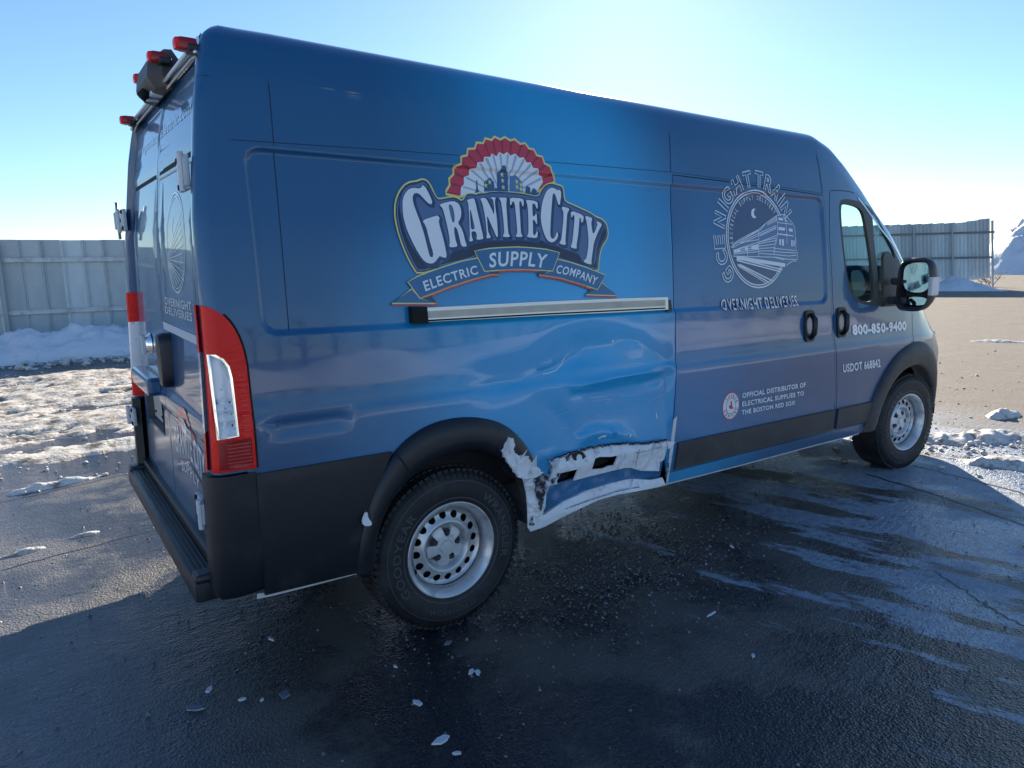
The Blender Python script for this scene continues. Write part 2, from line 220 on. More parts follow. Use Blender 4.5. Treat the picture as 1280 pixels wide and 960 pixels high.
'tr_st':[[[1.908,1.7],[1.944,1.724],[2.062,1.765],[2.167,1.797],[2.244,1.837],[2.348,1.881],[2.434,1.892],[2.513,1.836],[2.53,1.803],[2.526,1.712]],[[2.244,1.837],[2.174,1.79]],[[2.352,1.841],[2.503,1.832]],[[2.348,1.881],[2.356,1.841],[2.347,1.771],[2.324,1.712]],[[2.347,1.771],[2.507,1.76]],[[2.432,1.89],[2.442,1.822],[2.436,1.712]],[[1.95,1.717],[2.167,1.79]],[[1.98,1.719],[2.165,1.775],[2.341,1.823]],[[2.003,1.717],[2.34,1.813]],[[2.159,1.722],[2.338,1.764]],[[2.167,1.794],[2.163,1.765]],[[2.261,1.839],[2.252,1.821]],[[2.27,1.843],[2.261,1.823]],[[2.278,1.847],[2.271,1.826]],[[2.287,1.851],[2.28,1.829]],[[2.296,1.855],[2.289,1.831]],[[2.304,1.859],[2.299,1.834]],[[2.313,1.863],[2.308,1.836]],[[2.322,1.866],[2.317,1.839]],[[2.33,1.87],[2.327,1.841]],[[2.339,1.874],[2.336,1.844]],[[2.348,1.878],[2.346,1.847]],[[2.188,1.77],[2.174,1.756]],[[2.201,1.774],[2.188,1.759]],[[2.215,1.778],[2.201,1.763]],[[2.228,1.782],[2.215,1.767]],[[2.241,1.785],[2.229,1.771]],[[2.255,1.789],[2.243,1.774]],[[2.268,1.793],[2.257,1.778]],[[2.282,1.797],[2.271,1.782]],[[2.295,1.801],[2.284,1.786]],[[2.309,1.804],[2.299,1.79]],[[2.323,1.808],[2.312,1.793]],[[2.336,1.812],[2.327,1.797]],[[1.919,1.704],[2.166,1.796]],[[1.922,1.693],[2.003,1.722],[2.159,1.738]],[[2.166,1.796],[2.15,1.636]],[[1.917,1.675],[2.044,1.703],[2.157,1.722]],[[2.157,1.722],[2.329,1.749]],[[2.161,1.714],[2.323,1.733]],[[2.159,1.7],[2.317,1.712]],[[2.158,1.686],[2.312,1.691]],[[2.157,1.672],[2.307,1.671]],[[2.156,1.658],[2.301,1.65]],[[1.921,1.678],[2.156,1.71]],[[1.92,1.67],[2.155,1.696]],[[1.92,1.663],[2.154,1.682]],[[1.919,1.656],[2.152,1.668]],[[2.329,1.749],[2.298,1.651]],[[2.3,1.686],[2.443,1.677],[2.518,1.671]],[[2.299,1.667],[2.442,1.66],[2.527,1.657]],[[2.298,1.651],[2.44,1.639],[2.526,1.643]],[[2.297,1.635],[2.439,1.619],[2.52,1.618]],[[2.356,1.815],[2.346,1.774],[2.434,1.769],[2.508,1.761]],[[2.048,1.701],[2.047,1.643]],[[1.914,1.644],[2.292,1.634],[2.401,1.617]],[[2.531,1.75],[2.523,1.666],[2.541,1.655],[2.538,1.607],[2.476,1.608],[2.418,1.581]]],
'tr_win':[[[2.368,1.871],[2.414,1.867],[2.412,1.852],[2.366,1.856]],[[2.43,1.865],[2.466,1.845],[2.433,1.85]],[[2.365,1.814],[2.428,1.81],[2.421,1.792],[2.358,1.796]],[[2.466,1.808],[2.504,1.803],[2.502,1.785],[2.463,1.79]],[[2.361,1.741],[2.379,1.741],[2.372,1.703],[2.357,1.708]],[[2.388,1.741],[2.407,1.741],[2.403,1.7],[2.384,1.703]],[[2.482,1.736],[2.496,1.736],[2.492,1.697],[2.478,1.7]],[[2.505,1.733],[2.517,1.733],[2.513,1.697],[2.502,1.7]],[[1.925,1.675],[1.983,1.685],[1.982,1.669],[1.928,1.665]],[[2.026,1.693],[2.052,1.698],[2.05,1.674],[2.025,1.677]],[[2.086,1.7],[2.151,1.708],[2.149,1.682],[2.084,1.682]]],
'tr_rail':[[[[1.946,1.635],[2.408,1.584]],0.022],[[[1.954,1.631],[2.379,1.557]],0.008],[[[1.945,1.62],[2.36,1.546]],0.008],[[[1.952,1.597],[2.246,1.483]],0.008],[[[1.969,1.597],[2.283,1.49]],0.008],[[[1.952,1.589],[2.219,1.479]],0.005]],
'tr_low':[[1.914,1.639],[2.418,1.581],[2.34,1.524],[2.264,1.483],[2.156,1.465],[2.054,1.489],[1.989,1.534],[1.943,1.587]],
'overnight':[[[1.79,1.345],[2.132,1.334],[2.518,1.333]],[[1.793,1.396],[2.135,1.39],[2.511,1.388]]],
'phone':[[[3.13,1.109],[3.891,1.088]],[[3.12,1.175],[3.897,1.152]]],
'usdot':[[[2.996,0.868],[3.485,0.856]],[[2.992,0.922],[3.469,0.915]]],
'off':[['OFFICIAL DISTRIBUTOR OF',[[[1.939,0.826],[2.573,0.818]],[[1.938,0.855],[2.571,0.848]]]],['ELECTRICAL SUPPLIES TO',[[[1.941,0.775],[2.558,0.766]],[[1.939,0.804],[2.555,0.794]]]],['THE BOSTON RED SOX',[[[1.941,0.725],[2.47,0.717]],[[1.938,0.753],[2.466,0.744]]]]],
'sox_c':[1.841,0.79],
'sox_r':[[1.838,0.862],[1.915,0.783]],
'sock':[[1.833,0.818],[1.843,0.821],[1.85,0.786],[1.864,0.775],[1.857,0.771],[1.839,0.771],[1.828,0.775],[1.819,0.783],[1.823,0.795],[1.834,0.796]],
'win_frame':[[3.029,1.945],[3.039,1.986],[3.078,2.006],[3.223,2.007],[3.396,1.986],[3.497,1.966],[3.619,1.906],[3.715,1.792],[3.819,1.676],[3.919,1.582],[4.018,1.497],[3.913,1.259],[3.471,1.282],[3.273,1.304],[3.162,1.338],[3.102,1.397],[3.071,1.473],[3.039,1.641],[3.027,1.825]],
'win_glass':[[3.051,1.959],[3.084,1.974],[3.218,1.969],[3.352,1.947],[3.389,1.841],[3.414,1.715],[3.425,1.589],[3.429,1.443],[3.429,1.317],[3.293,1.317],[3.19,1.353],[3.129,1.401],[3.087,1.472],[3.061,1.603],[3.048,1.789]],
'win_q':[[3.51,1.941],[3.599,1.89],[3.706,1.772],[3.795,1.686],[3.841,1.64],[3.802,1.533],[3.764,1.366],[3.623,1.316],[3.504,1.307],[3.505,1.44],[3.504,1.588],[3.502,1.784]],
'door_f':[[2.927,2.064],[3.11,2.068],[3.31,2.056],[3.518,2.013],[3.703,1.855],[3.878,1.673],[4.011,1.506],[4.029,1.328],[3.964,0.976],[3.792,0.931],[3.644,0.858],[3.525,0.725],[3.444,0.571],[3.451,0.377],[3.056,0.389],[2.96,0.681],[2.914,1.009],[2.899,1.299],[2.897,1.737]],
'door_s':[[1.458,2.077],[2.046,2.054],[2.847,2.021],[2.869,1.737],[2.889,1.299],[2.905,1.01],[2.941,0.683],[3.024,0.394],[2.098,0.445],[1.307,0.433],[1.322,0.624],[1.351,0.798],[1.383,1.056],[1.407,1.312],[1.424,1.65],[1.438,1.943]],
'tail':[[-0.958,1.503],[-0.93,1.493],[-0.898,1.475],[-0.869,1.442],[-0.847,1.393],[-0.834,1.335],[-0.828,1.277],[-0.831,1.104],[-0.843,0.914],[-0.987,0.926]],
'tail_w':[[-0.968,1.33],[-0.932,1.324],[-0.897,1.298],[-0.88,1.254],[-0.883,1.168],[-0.894,1.029],[-0.977,1.033]],
'rec':[[[-0.728,2.06]],[[-0.657,1.355]]],
'torn':[[0.509,0.695],[0.513,0.711],[0.559,0.71],[0.625,0.715],[0.694,0.72],[0.791,0.72],[0.806,0.725],[0.907,0.713],[1.012,0.697],[1.121,0.677],[1.176,0.677],[1.245,0.68],[1.306,0.671],[1.303,0.621],[1.297,0.566],[1.269,0.556],[1.258,0.509],[1.13,0.533],[1.054,0.564],[1.006,0.573],[0.884,0.576],[0.778,0.572],[0.795,0.575],[0.67,0.574],[0.548,0.576],[0.508,0.576],[0.502,0.596],[0.516,0.642],[0.523,0.674]],
'torn_holes':[[[0.541,0.577],[0.566,0.633],[0.682,0.63],[0.659,0.575]],[[0.776,0.609],[0.791,0.665],[0.819,0.669],[0.886,0.658],[0.943,0.655],[0.923,0.606],[0.882,0.609],[0.849,0.601]]],
'bluestrip':[[0.439,0.678],[0.467,0.686],[0.519,0.685],[0.523,0.641],[0.505,0.579],[0.515,0.572],[0.67,0.571],[0.795,0.573],[0.778,0.572],[0.884,0.576],[0.983,0.57],[1.093,0.538],[1.258,0.506],[1.256,0.468],[1.244,0.431],[1.136,0.473],[1.011,0.512],[0.904,0.533],[0.692,0.551],[0.671,0.54],[0.55,0.526],[0.424,0.492],[0.424,0.563],[0.433,0.626]],
'whitebottom':[[0.424,0.492],[0.55,0.526],[0.671,0.539],[0.797,0.543],[0.79,0.549],[0.904,0.533],[1.011,0.512],[1.136,0.473],[1.245,0.429],[1.217,0.412],[1.105,0.436],[0.981,0.458],[0.88,0.475],[0.761,0.491],[0.8,0.496],[0.675,0.488],[0.567,0.465],[0.496,0.447],[0.441,0.42],[0.353,0.43],[0.347,0.454],[0.403,0.469]],
'flaketear':[[0.206,0.804],[0.235,0.835],[0.258,0.868],[0.279,0.847],[0.277,0.791],[0.306,0.774],[0.35,0.766],[0.365,0.732],[0.395,0.708],[0.426,0.683],[0.429,0.657],[0.35,0.653],[0.298,0.669],[0.276,0.717],[0.234,0.768]],
'crumple':[[0.29,0.67],[0.35,0.659],[0.426,0.664],[0.441,0.635],[0.427,0.572],[0.414,0.496],[0.395,0.446],[0.358,0.434],[0.337,0.513],[0.328,0.606]],
'bulge1':[[0.671,0.804],[0.74,0.819],[0.822,0.823],[0.906,0.811],[0.992,0.785],[1.07,0.746],[1.132,0.7],[1.024,0.713],[0.964,0.732],[0.867,0.754],[0.767,0.751],[0.687,0.739]],
'bulge2':[[0.413,0.731],[0.461,0.754],[0.525,0.758],[0.592,0.745],[0.639,0.726],[0.612,0.717],[0.512,0.713],[0.439,0.684]],
'scuff_tab':[[-0.434,0.678],[-0.428,0.638],[-0.414,0.623],[-0.418,0.607],[-0.454,0.616],[-0.453,0.643]],
'arch_out':[[-0.514,0.422],[-0.479,0.527],[-0.44,0.655],[-0.383,0.778],[-0.3,0.887],[-0.194,0.954],[-0.06,0.983],[0.098,0.971],[0.244,0.924],[0.343,0.835],[0.419,0.718],[0.433,0.657],[0.305,0.604]],
'clad_r':[[-0.836,0.903],[-0.3,0.887],[-0.383,0.778],[-0.44,0.655],[-0.48,0.492],[-0.514,0.414],[-0.861,0.422]],
'clad_d':[[1.383,0.649],[2.717,0.626],[2.709,0.48],[1.372,0.495]],
'clad_f':[[2.744,0.628],[3.366,0.628],[3.368,0.452],[2.755,0.479]]}

# ------------------------------------------------------------------ van surface functions
CR = .045     # rear corner radius
def sy(x, z):     # half width incl. rounded rear corner
    x = np.asarray(x, float); z = np.asarray(z, float); r = np.clip(rear_x(z)+CR-x, 0, CR)
    return side_y(x, z)-(CR-np.sqrt(np.maximum(CR*CR-r*r, 0)))
def rbox(x, z, x0, x1, zt, zb, r):     # signed distance to a rounded box (negative inside)
    cx, cz = (x0+x1)/2, (zt+zb)/2; qx = np.abs(x-cx)-((x1-x0)/2-r); qz = np.abs(z-cz)-((zt-zb)/2-r)
    return np.minimum(np.maximum(qx, qz), 0)+np.hypot(np.maximum(qx, 0), np.maximum(qz, 0))-r
def ztp(x): return 2.05-.0143*(x+.75)
def zbt(x): return 1.392-.015*(x+.755)
def rec_sdf(x, z): return rbox(x, z, -.755, 2.83, ztp(x), zbt(x), .05)
def belt(x): return 1.098-.0125*(x+.87)
CREASE = [([(.05,1.06),(.35,1.10),(.60,1.15),(.78,1.23),(.95,1.22)], -.009, .07), ([(.48,1.135),(.58,1.15),(.64,1.19),(.66,1.23)], .004, .009),
          ([(.70,1.035),(.95,1.05),(1.15,1.055),(1.36,1.075)], .010, .016), ([(.66,.995),(.9,.985),(1.1,.99),(1.36,1.02)], -.009, .035),
          ([(1.0,1.25),(1.14,1.22),(1.22,1.14)], -.005, .03), ([(1.34,1.1),(1.31,.9),(1.34,.7)], -.012, .03), ([(.50,.98),(.62,.86),(.66,.78)], -.009, .06)]
def feat(x, z, damage=True):
    x = np.asarray(x, float); z = np.asarray(z, float)
    d = -.013*sstep(.008, -.010, rec_sdf(x, z))
    d += .011*sstep(.028, -.028, z-belt(x))*sstep(-.90, -.80, x) + .004*np.exp(-((z-belt(x)-.03)/.02)**2)
    ins = rbox(x, z, -.755, -.44, 1.075, 1.012, .02)+np.clip((x+.62)*.12, 0, 1)*np.where(z < 1.05, 1, 0)
    d -= .009*sstep(.004, -.006, ins)
    if damage:
        w = sstep(.0, .25, x)*sstep(1.375, 1.365, x)*sstep(1.42, 1.25, z)
        g = -.028*np.exp(-((x-.95)/.34)**2-((z-.90)/.16)**2)-.015*np.exp(-((x-.75)/.18)**2-((z-1.2)/.09)**2)
        P = np.c_[x.ravel(), z.ravel()]
        for ln, a, wd_ in CREASE:
            g = g + (a*np.exp(-(pdist(P, ln, False)/wd_)**1.6)).reshape(x.shape)
        for bl, a in ((D['bulge1'], .034), (D['bulge2'], .024)):
            s = pdist(P, bl); s = np.where(inpoly(P, bl), s, -s).reshape(x.shape); g = g + a*sstep(-.004, .05, s)
        d = d + w*g
    return d
def put(V, sgn=-1, off=0., damage=True, fy=None):   # (x,z) -> 3D on the side, sgn -1 = right side
    x, z = V[:,0], V[:,1]; y = sy(x, z)+feat(x, z, damage and sgn < 0)+off
    if fy is not None: y = y+fy(x, z)
    return np.c_[x, sgn*y, z]
def rbox_line(e, n=10):
    L = []; x0, x1, r = -.755, 2.83, .05
    for cx, cz, a0 in ((x1-r, 't', 0), (x0+r, 't', 90), (x0+r, 'b', 180), (x1-r, 'b', 270)):
        zc = (ztp(cx)-r) if cz == 't' else (zbt(cx)+r)
        for i in range(n+1):
            a = math.radians(a0+90*i/n); L.append((cx+(r+e)*math.cos(a), zc+(r+e)*math.sin(a)))
    L.append(L[0]); return resample(L, 260).tolist()
REC_R = [rbox_line(e) for e in (.013, .008, 0, -.010, -.016)]
BELT_R = [[(x, belt(x)+e) for x in np.arange(-.9, 4.9, .08)] for e in (.05, .028, .012, -.012, -.028)]
CORNER_R = [[(rear_x(z)+e, z) for z in np.arange(.45, 2.29, .05)] for e in (.0015, .006, .013, .024, .045, .055)]
def side_patch(name, outer, holes=(), m=None, parent=None, sgn=-1, step=.03, off=0, ridges=(), fy=None, damage=True):
    V, T = tri2d(outer, holes, step, ridges)
    W = put(V, sgn, off, damage, fy)
    if sgn > 0: T = T[:, ::-1]
    return mesh(name, W, T, m, parent)
def thicken_edge(o, depth=.012):      # fold the rim of a panel inwards so that it reads as sheet metal
    bm = bmesh.new(); bm.from_mesh(o.data); s = 1 if sum(v.co.y for v in bm.verts) > 0 else -1
    ed = [e for e in bm.edges if e.is_boundary]
    r = bmesh.ops.extrude_edge_only(bm, edges=ed)
    for v in [g for g in r['geom'] if isinstance(g, bmesh.types.BMVert)]: v.co.y -= s*depth
    bm.to_mesh(o.data); bm.free(); 
    return auto(o, 50)
def decal(name, outer, holes, m, parent, off, step=.05, near=None):
    rd = []
    if near: rd = near
    return side_patch(name, outer, holes, m, parent, -1, step, off, rd)
def band_line(pts, w, closed=False):   # (x,z) polyline -> strip vertices
    p = np.array(pts, float); n = len(p)
    if closed: t = np.roll(p, -1, 0)-np.roll(p, 1, 0)
    else: t = np.gradient(p, axis=0)
    t /= np.maximum(np.linalg.norm(t, axis=1), 1e-9)[:,None]; nr = np.c_[-t[:,1], t[:,0]]
    V = np.vstack([p+nr*w/2, p-nr*w/2]); F = [(i, i+n, (i+1) % n+n, (i+1) % n) for i in range(n if closed else n-1)]
    return V, F
def strokes(name, lines, m, parent, off, sgn=-1, surf='side', fy=None, kind=None):   # lines: (pts, width, closed)
    mb = MB()
    for pts, w, cl in lines:
        L = np.linalg.norm(np.diff(np.array(pts), axis=0), axis=1).sum(); q = pts
        if L > .12 and len(pts) < 40: q = resample([tuple(p) for p in pts], max(len(pts), int(L/.03)), cl) if not cl else resample([tuple(p) for p in pts], max(3*len(pts), int(L/.02)), True)
        V, F = band_line(q, w, cl)
        W = put(V, sgn, off, True, fy) if surf == 'side' else rear_put(V, off)
        F = [q if sgn < 0 else q[::-1] for q in F]
        if surf != 'side': F = [q[::-1] for q in F]
        mb.add(W.tolist(), F)
    o = mb.done(name, m, parent, True)
    if kind: o['kind'] = kind
    return o
REAR_OFF = .030
def rear_put(V, off=0.):       # (y,z) -> 3D on the rear doors
    y, z = V[:,0], V[:,1]; return np.c_[rear_x(z)+REAR_OFF-rfeat(y, z)-off, y, z]
def rfeat(y, z):
    y = np.asarray(y, float); z = np.asarray(z, float); a = np.abs(y)
    d = .012*sstep(.02, -.02, z-1.06) - .012*sstep(.0, -.03, z-.99) + .010*np.exp(-((z-2.10)/.012)**2)
    return d-.10*(np.maximum(a-.80, 0)**2)*8
_tc = {}
def text_mesh(s, bold=.0):
    key = (s, bold)
    if key in _tc: return _tc[key]
    cu = bpy.data.curves.new('t', 'FONT'); cu.body = s; cu.size = 1; cu.offset = bold; cu.resolution_u = 3; cu.space_character = 1.12
    o = bpy.data.objects.new('t', cu); SC.collection.objects.link(o); dg = bpy.context.evaluated_depsgraph_get(); dg.update()
    me = bpy.data.meshes.new_from_object(o.evaluated_get(dg)); V = np.array([v.co[:2] for v in me.vertices]); F = [tuple(p.vertices) for p in me.polygons]
    bpy.data.objects.remove(o); bpy.data.curves.remove(cu); bpy.data.meshes.remove(me)
    _tc[key] = (V, F); return V, F
def boundary_loops(F):
    cnt = {}
    for q in F:
        for i in range(len(q)):
            a, b = q[i], q[(i+1) % len(q)]; cnt[(a, b)] = 1
    nx = {a: b for a, b in cnt if (b, a) not in cnt}; out = []
    while nx:
        a = next(iter(nx)); l = [a]; b = nx.pop(a)
        while b != l[0] and b in nx: l.append(b); b = nx.pop(b)
        out.append(l)
    return out
def warp(V, bot, top, n=60):       # map text to the band between two curves
    x0, x1 = V[:,0].min(), V[:,0].max(); h = V[:,1].max()-max(V[:,1].min(), -.02) if V[:,1].min() > -.1 else V[:,1].max()
    u = (V[:,0]-x0)/(x1-x0); v = V[:,1]/max(V[:,1].max(), 1e-6)
    def c(p):
        q = curve(p, n) if len(p) > 2 else resample([tuple(a) for a in p], n); t = np.linspace(0, 1, n); return np.c_[np.interp(u, t, q[:,0]), np.interp(u, t, q[:,1])]
    return c(bot)*(1-v)[:,None]+c(top)*v[:,None]
def side_text(name, s, band, m, parent, off, bold=.02, outline=None, surf='side', tr=None):
    V, F = text_mesh(s, bold); W = warp(V, *band) if tr is None else tr(V)
    a, b, c = W[list(F[0])][:3] if len(F[0]) >= 3 else (0, 0, 0)
    area = sum((W[q[1]]-W[q[0]])[0]*(W[q[2]]-W[q[0]])[1]-(W[q[1]]-W[q[0]])[1]*(W[q[2]]-W[q[0]])[0] for q in F)
    F2 = F if area > 0 else [q[::-1] for q in F]
    if outline:
        lines = [([tuple(W[i]) for i in l], outline, True) for l in boundary_loops(F2) if len(l) > 2]
        mb = MB()
        for p, w, _ in lines:
            Vv, Ff = band_line(p, w, True); mb.add((put(Vv, -1, off) if surf == 'side' else rear_put(Vv, off)).tolist(), Ff)
        return mb.done(name, m, parent, True)
    if surf == 'side': return mesh(name, put(W, -1, off), F2, m, parent, False)
    return mesh(name, rear_put(W, off), [q[::-1] for q in F2], m, parent, False)
# ------------------------------------------------------------------ materials
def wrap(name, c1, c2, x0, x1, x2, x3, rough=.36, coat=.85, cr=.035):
    """vinyl wrap with glare painted into its colour: dark navy c1 fading to a lighter blue c2 between stations x0..x1, back between x2..x3"""
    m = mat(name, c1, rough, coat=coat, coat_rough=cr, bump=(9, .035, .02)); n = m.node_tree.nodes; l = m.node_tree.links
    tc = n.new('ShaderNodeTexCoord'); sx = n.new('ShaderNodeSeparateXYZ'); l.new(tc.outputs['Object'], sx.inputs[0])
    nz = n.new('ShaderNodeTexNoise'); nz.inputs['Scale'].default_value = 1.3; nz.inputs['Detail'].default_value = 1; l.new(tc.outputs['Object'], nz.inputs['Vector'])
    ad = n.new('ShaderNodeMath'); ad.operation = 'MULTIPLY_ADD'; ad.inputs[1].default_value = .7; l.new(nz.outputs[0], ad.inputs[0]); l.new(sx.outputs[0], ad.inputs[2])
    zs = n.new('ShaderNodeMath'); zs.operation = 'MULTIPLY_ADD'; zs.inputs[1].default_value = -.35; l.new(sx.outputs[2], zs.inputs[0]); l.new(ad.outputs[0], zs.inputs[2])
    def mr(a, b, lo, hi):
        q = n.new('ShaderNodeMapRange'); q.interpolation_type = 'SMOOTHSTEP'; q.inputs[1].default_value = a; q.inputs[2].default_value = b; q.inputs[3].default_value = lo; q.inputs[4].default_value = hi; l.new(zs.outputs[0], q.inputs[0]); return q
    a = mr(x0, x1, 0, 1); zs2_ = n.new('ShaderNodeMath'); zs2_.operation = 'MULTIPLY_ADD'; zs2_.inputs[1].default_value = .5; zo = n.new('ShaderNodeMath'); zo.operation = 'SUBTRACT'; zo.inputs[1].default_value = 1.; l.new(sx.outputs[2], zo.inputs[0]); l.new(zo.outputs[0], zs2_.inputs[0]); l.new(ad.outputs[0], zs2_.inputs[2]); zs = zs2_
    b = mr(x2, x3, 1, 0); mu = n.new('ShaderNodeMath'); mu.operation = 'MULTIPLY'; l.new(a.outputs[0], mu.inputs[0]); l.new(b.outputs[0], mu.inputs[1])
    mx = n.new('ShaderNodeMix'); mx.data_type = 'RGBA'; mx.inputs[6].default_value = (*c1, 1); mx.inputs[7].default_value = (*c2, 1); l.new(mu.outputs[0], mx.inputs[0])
    # road film towards the sill
    dn = n.new('ShaderNodeTexNoise'); dn.inputs['Scale'].default_value = 14; dn.inputs['Detail'].default_value = 9; dn.inputs['Roughness'].default_value = .7; l.new(tc.outputs['Object'], dn.inputs['Vector'])
    zz = n.new('ShaderNodeMath'); zz.operation = 'MULTIPLY_ADD'; zz.inputs[1].default_value = .9; l.new(dn.outputs[0], zz.inputs[0]); l.new(sx.outputs[2], zz.inputs[2])
    dr = n.new('ShaderNodeMapRange'); dr.inputs[1].default_value = .80; dr.inputs[2].default_value = 1.75; dr.inputs[3].default_value = .26; dr.inputs[4].default_value = 0; l.new(zz.outputs[0], dr.inputs[0])
    m2 = n.new('ShaderNodeMix'); m2.data_type = 'RGBA'; m2.inputs[7].default_value = (.16, .17, .18, 1); l.new(dr.outputs[0], m2.inputs[0]); l.new(mx.outputs[2], m2.inputs[6])
    l.new(m2.outputs[2], n['Principled BSDF'].inputs['Base Color'])
    rr = n.new('ShaderNodeMapRange'); rr.inputs[2].default_value = .4; rr.inputs[3].default_value = cr; rr.inputs[4].default_value = cr+.22; l.new(dr.outputs[0], rr.inputs[0]); l.new(rr.outputs[0], n['Principled BSDF'].inputs['Coat Roughness'])
    return m
NAVY = (.001, .088, .225); MID_GLARE = (.008, .40, .78)  # lighter blue paints sun flare and reflected sky into the mid-side wrap
M_side = wrap('blue_wrap_side', NAVY, MID_GLARE, -.75, .55, 1.45, 2.65)
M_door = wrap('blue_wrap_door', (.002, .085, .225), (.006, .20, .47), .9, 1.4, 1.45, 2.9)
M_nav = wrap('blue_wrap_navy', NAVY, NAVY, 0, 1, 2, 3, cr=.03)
M_blk = mat('black_plastic', (.013,.015,.020), .38, bump=(260,.25,.002), var=(7,(.040,.043,.050),.5,.8,.55))
M_gry = mat('grey_black_plastic', (.045,.043,.045), .5, bump=(260,.25,.002), var=(9,(.085,.08,.078),.4,.75,.6))
M_dark = mat('dark_cavity', (.006,.006,.007), .8)
M_rub = mat('tyre_rubber', (.018,.019,.021), .62, bump=(120,.25,.004), var=(6,(.05,.05,.052),.45,.72,.75))
M_rubt = mat('tyre_lettering', (.075,.08,.09), .45)
M_rim = mat('silver_wheel_paint', (.66,.67,.68), .34, metal=.5, var=(11,(.16,.14,.12),.52,.80,.6), bump=(60,.1,.003))
M_capm = mat('hub_cap_plastic', (.70,.71,.72), .4, metal=.3, var=(20,(.22,.2,.18),.55,.8,.6))
M_chr = mat('chrome', (.8,.8,.82), .08, metal=1)
M_alu = mat('brushed_aluminium', (.62,.62,.62), .28, metal=.9, bump=(80,.1,.002))
M_red = mat('red_lens', (.95,.016,.012), .30, coat=.15, coat_rough=.05, bump=(70,.5,.006), spec=.2)
M_redd = mat('dark_red_lens', (.34,.004,.008), .2, coat=.4, coat_rough=.04, spec=.3)
M_clr = mat('clear_lens', (.82,.84,.88), .3, metal=.0, coat=1, coat_rough=.02, var=(30,(.30,.36,.46),.62,.66))
M_wht = mat('white_paint', (.72,.74,.77), .35, coat=.4, bump=(18,.25,.01), var=(9,(.36,.38,.42),.58,.80,.6))
M_tornw = mat('bare_white_sheet', (.88,.89,.91), .40, bump=(14,.8,.025), var=(16,(.40,.44,.50),.56,.72,.7))
M_scr = mat('scraped_metal', (.60,.62,.66), .5, metal=.2, bump=(55,1,.02), var=(30,(.04,.04,.045),.42,.52,.7))
M_blus = mat('blue_sill_paint', (.035,.17,.36), .35, coat=.8, coat_rough=.1, bump=(12,.4,.02), var=(11,(.10,.16,.22),.55,.8))
M_hinge = mat('white_hinge_paint', (.62,.64,.67), .4, var=(40,(.2,.17,.14),.6,.78), bump=(90,.2,.002))
M_tape = mat('pale_tape', (.60,.64,.70), .45)
M_cream = mat('cream_rail_insert', (.62,.56,.46), .5, var=(6,(.5,.45,.36),.4,.7))
def glass(name, tint, refl=.08):
    m = bpy.data.materials.new(name); m.use_nodes = True; n = m.node_tree.nodes; l = m.node_tree.links; n.clear()
    o = n.new('ShaderNodeOutputMaterial'); t = n.new('ShaderNodeBsdfTransparent'); t.inputs[0].default_value = (*tint, 1); g = n.new('ShaderNodeBsdfGlossy'); g.inputs['Roughness'].default_value = .01
    lw = n.new('ShaderNodeLayerWeight'); pw = n.new('ShaderNodeMath'); pw.operation = 'POWER'; pw.inputs[1].default_value = 5; l.new(lw.outputs['Facing'], pw.inputs[0]); fr = n.new('ShaderNodeMath'); fr.operation = 'MULTIPLY_ADD'; fr.inputs[1].default_value = .92; fr.inputs[2].default_value = .05; l.new(pw.outputs[0], fr.inputs[0]); lw.inputs['Blend'].default_value = .5; mx = n.new('ShaderNodeMixShader'); l.new(fr.outputs[0], mx.inputs[0]); l.new(t.outputs[0], mx.inputs[1]); l.new(g.outputs[0], mx.inputs[2]); l.new(mx.outputs[0], o.inputs[0])
    return m
M_gls = glass('tinted_glass', (.74,.93,.88)); M_wsg = glass('windscreen_glass', (.82,.95,.92))
M_mir = mat('mirror_glass', (.22,.38,.44), .02, metal=1); M_seam = mat('seam_navy', (.004,.018,.05), .6)
def ink(name, c, r=.4): return mat(name, c, r, coat=.72, coat_rough=.05, spec=.4)
I_wht = ink('print_white', (.90,.91,.93)); I_pale = ink('print_pale_blue', (.46,.56,.74)); I_navy = ink('print_navy', (.02,.055,.15)); I_slate = ink('print_slate', (.10,.17,.33)); I_yel = ink('print_yellow', (.90,.78,.26)); I_or = ink('print_orange', (.88,.36,.14))
I_redp = ink('print_red', (.66,.035,.07)); I_redk = ink('print_dark_red', (.36,.02,.05)); I_ban = ink('print_banner_blue', (.02,.15,.33)); I_city = ink('print_city_blue', (.02,.11,.26)); I_city2 = ink('print_city_mid', (.09,.22,.42)); I_fold = ink('print_fold', (.05,.05,.09)); I_grw = ink('print_grey_white', (.42,.50,.66)); I_trb = ink('print_train_ground', (.04,.075,.17)); I_trl = ink('print_train_line', (.82,.85,.88)); I_grad = ink('print_badge_shade', (.012,.02,.06))

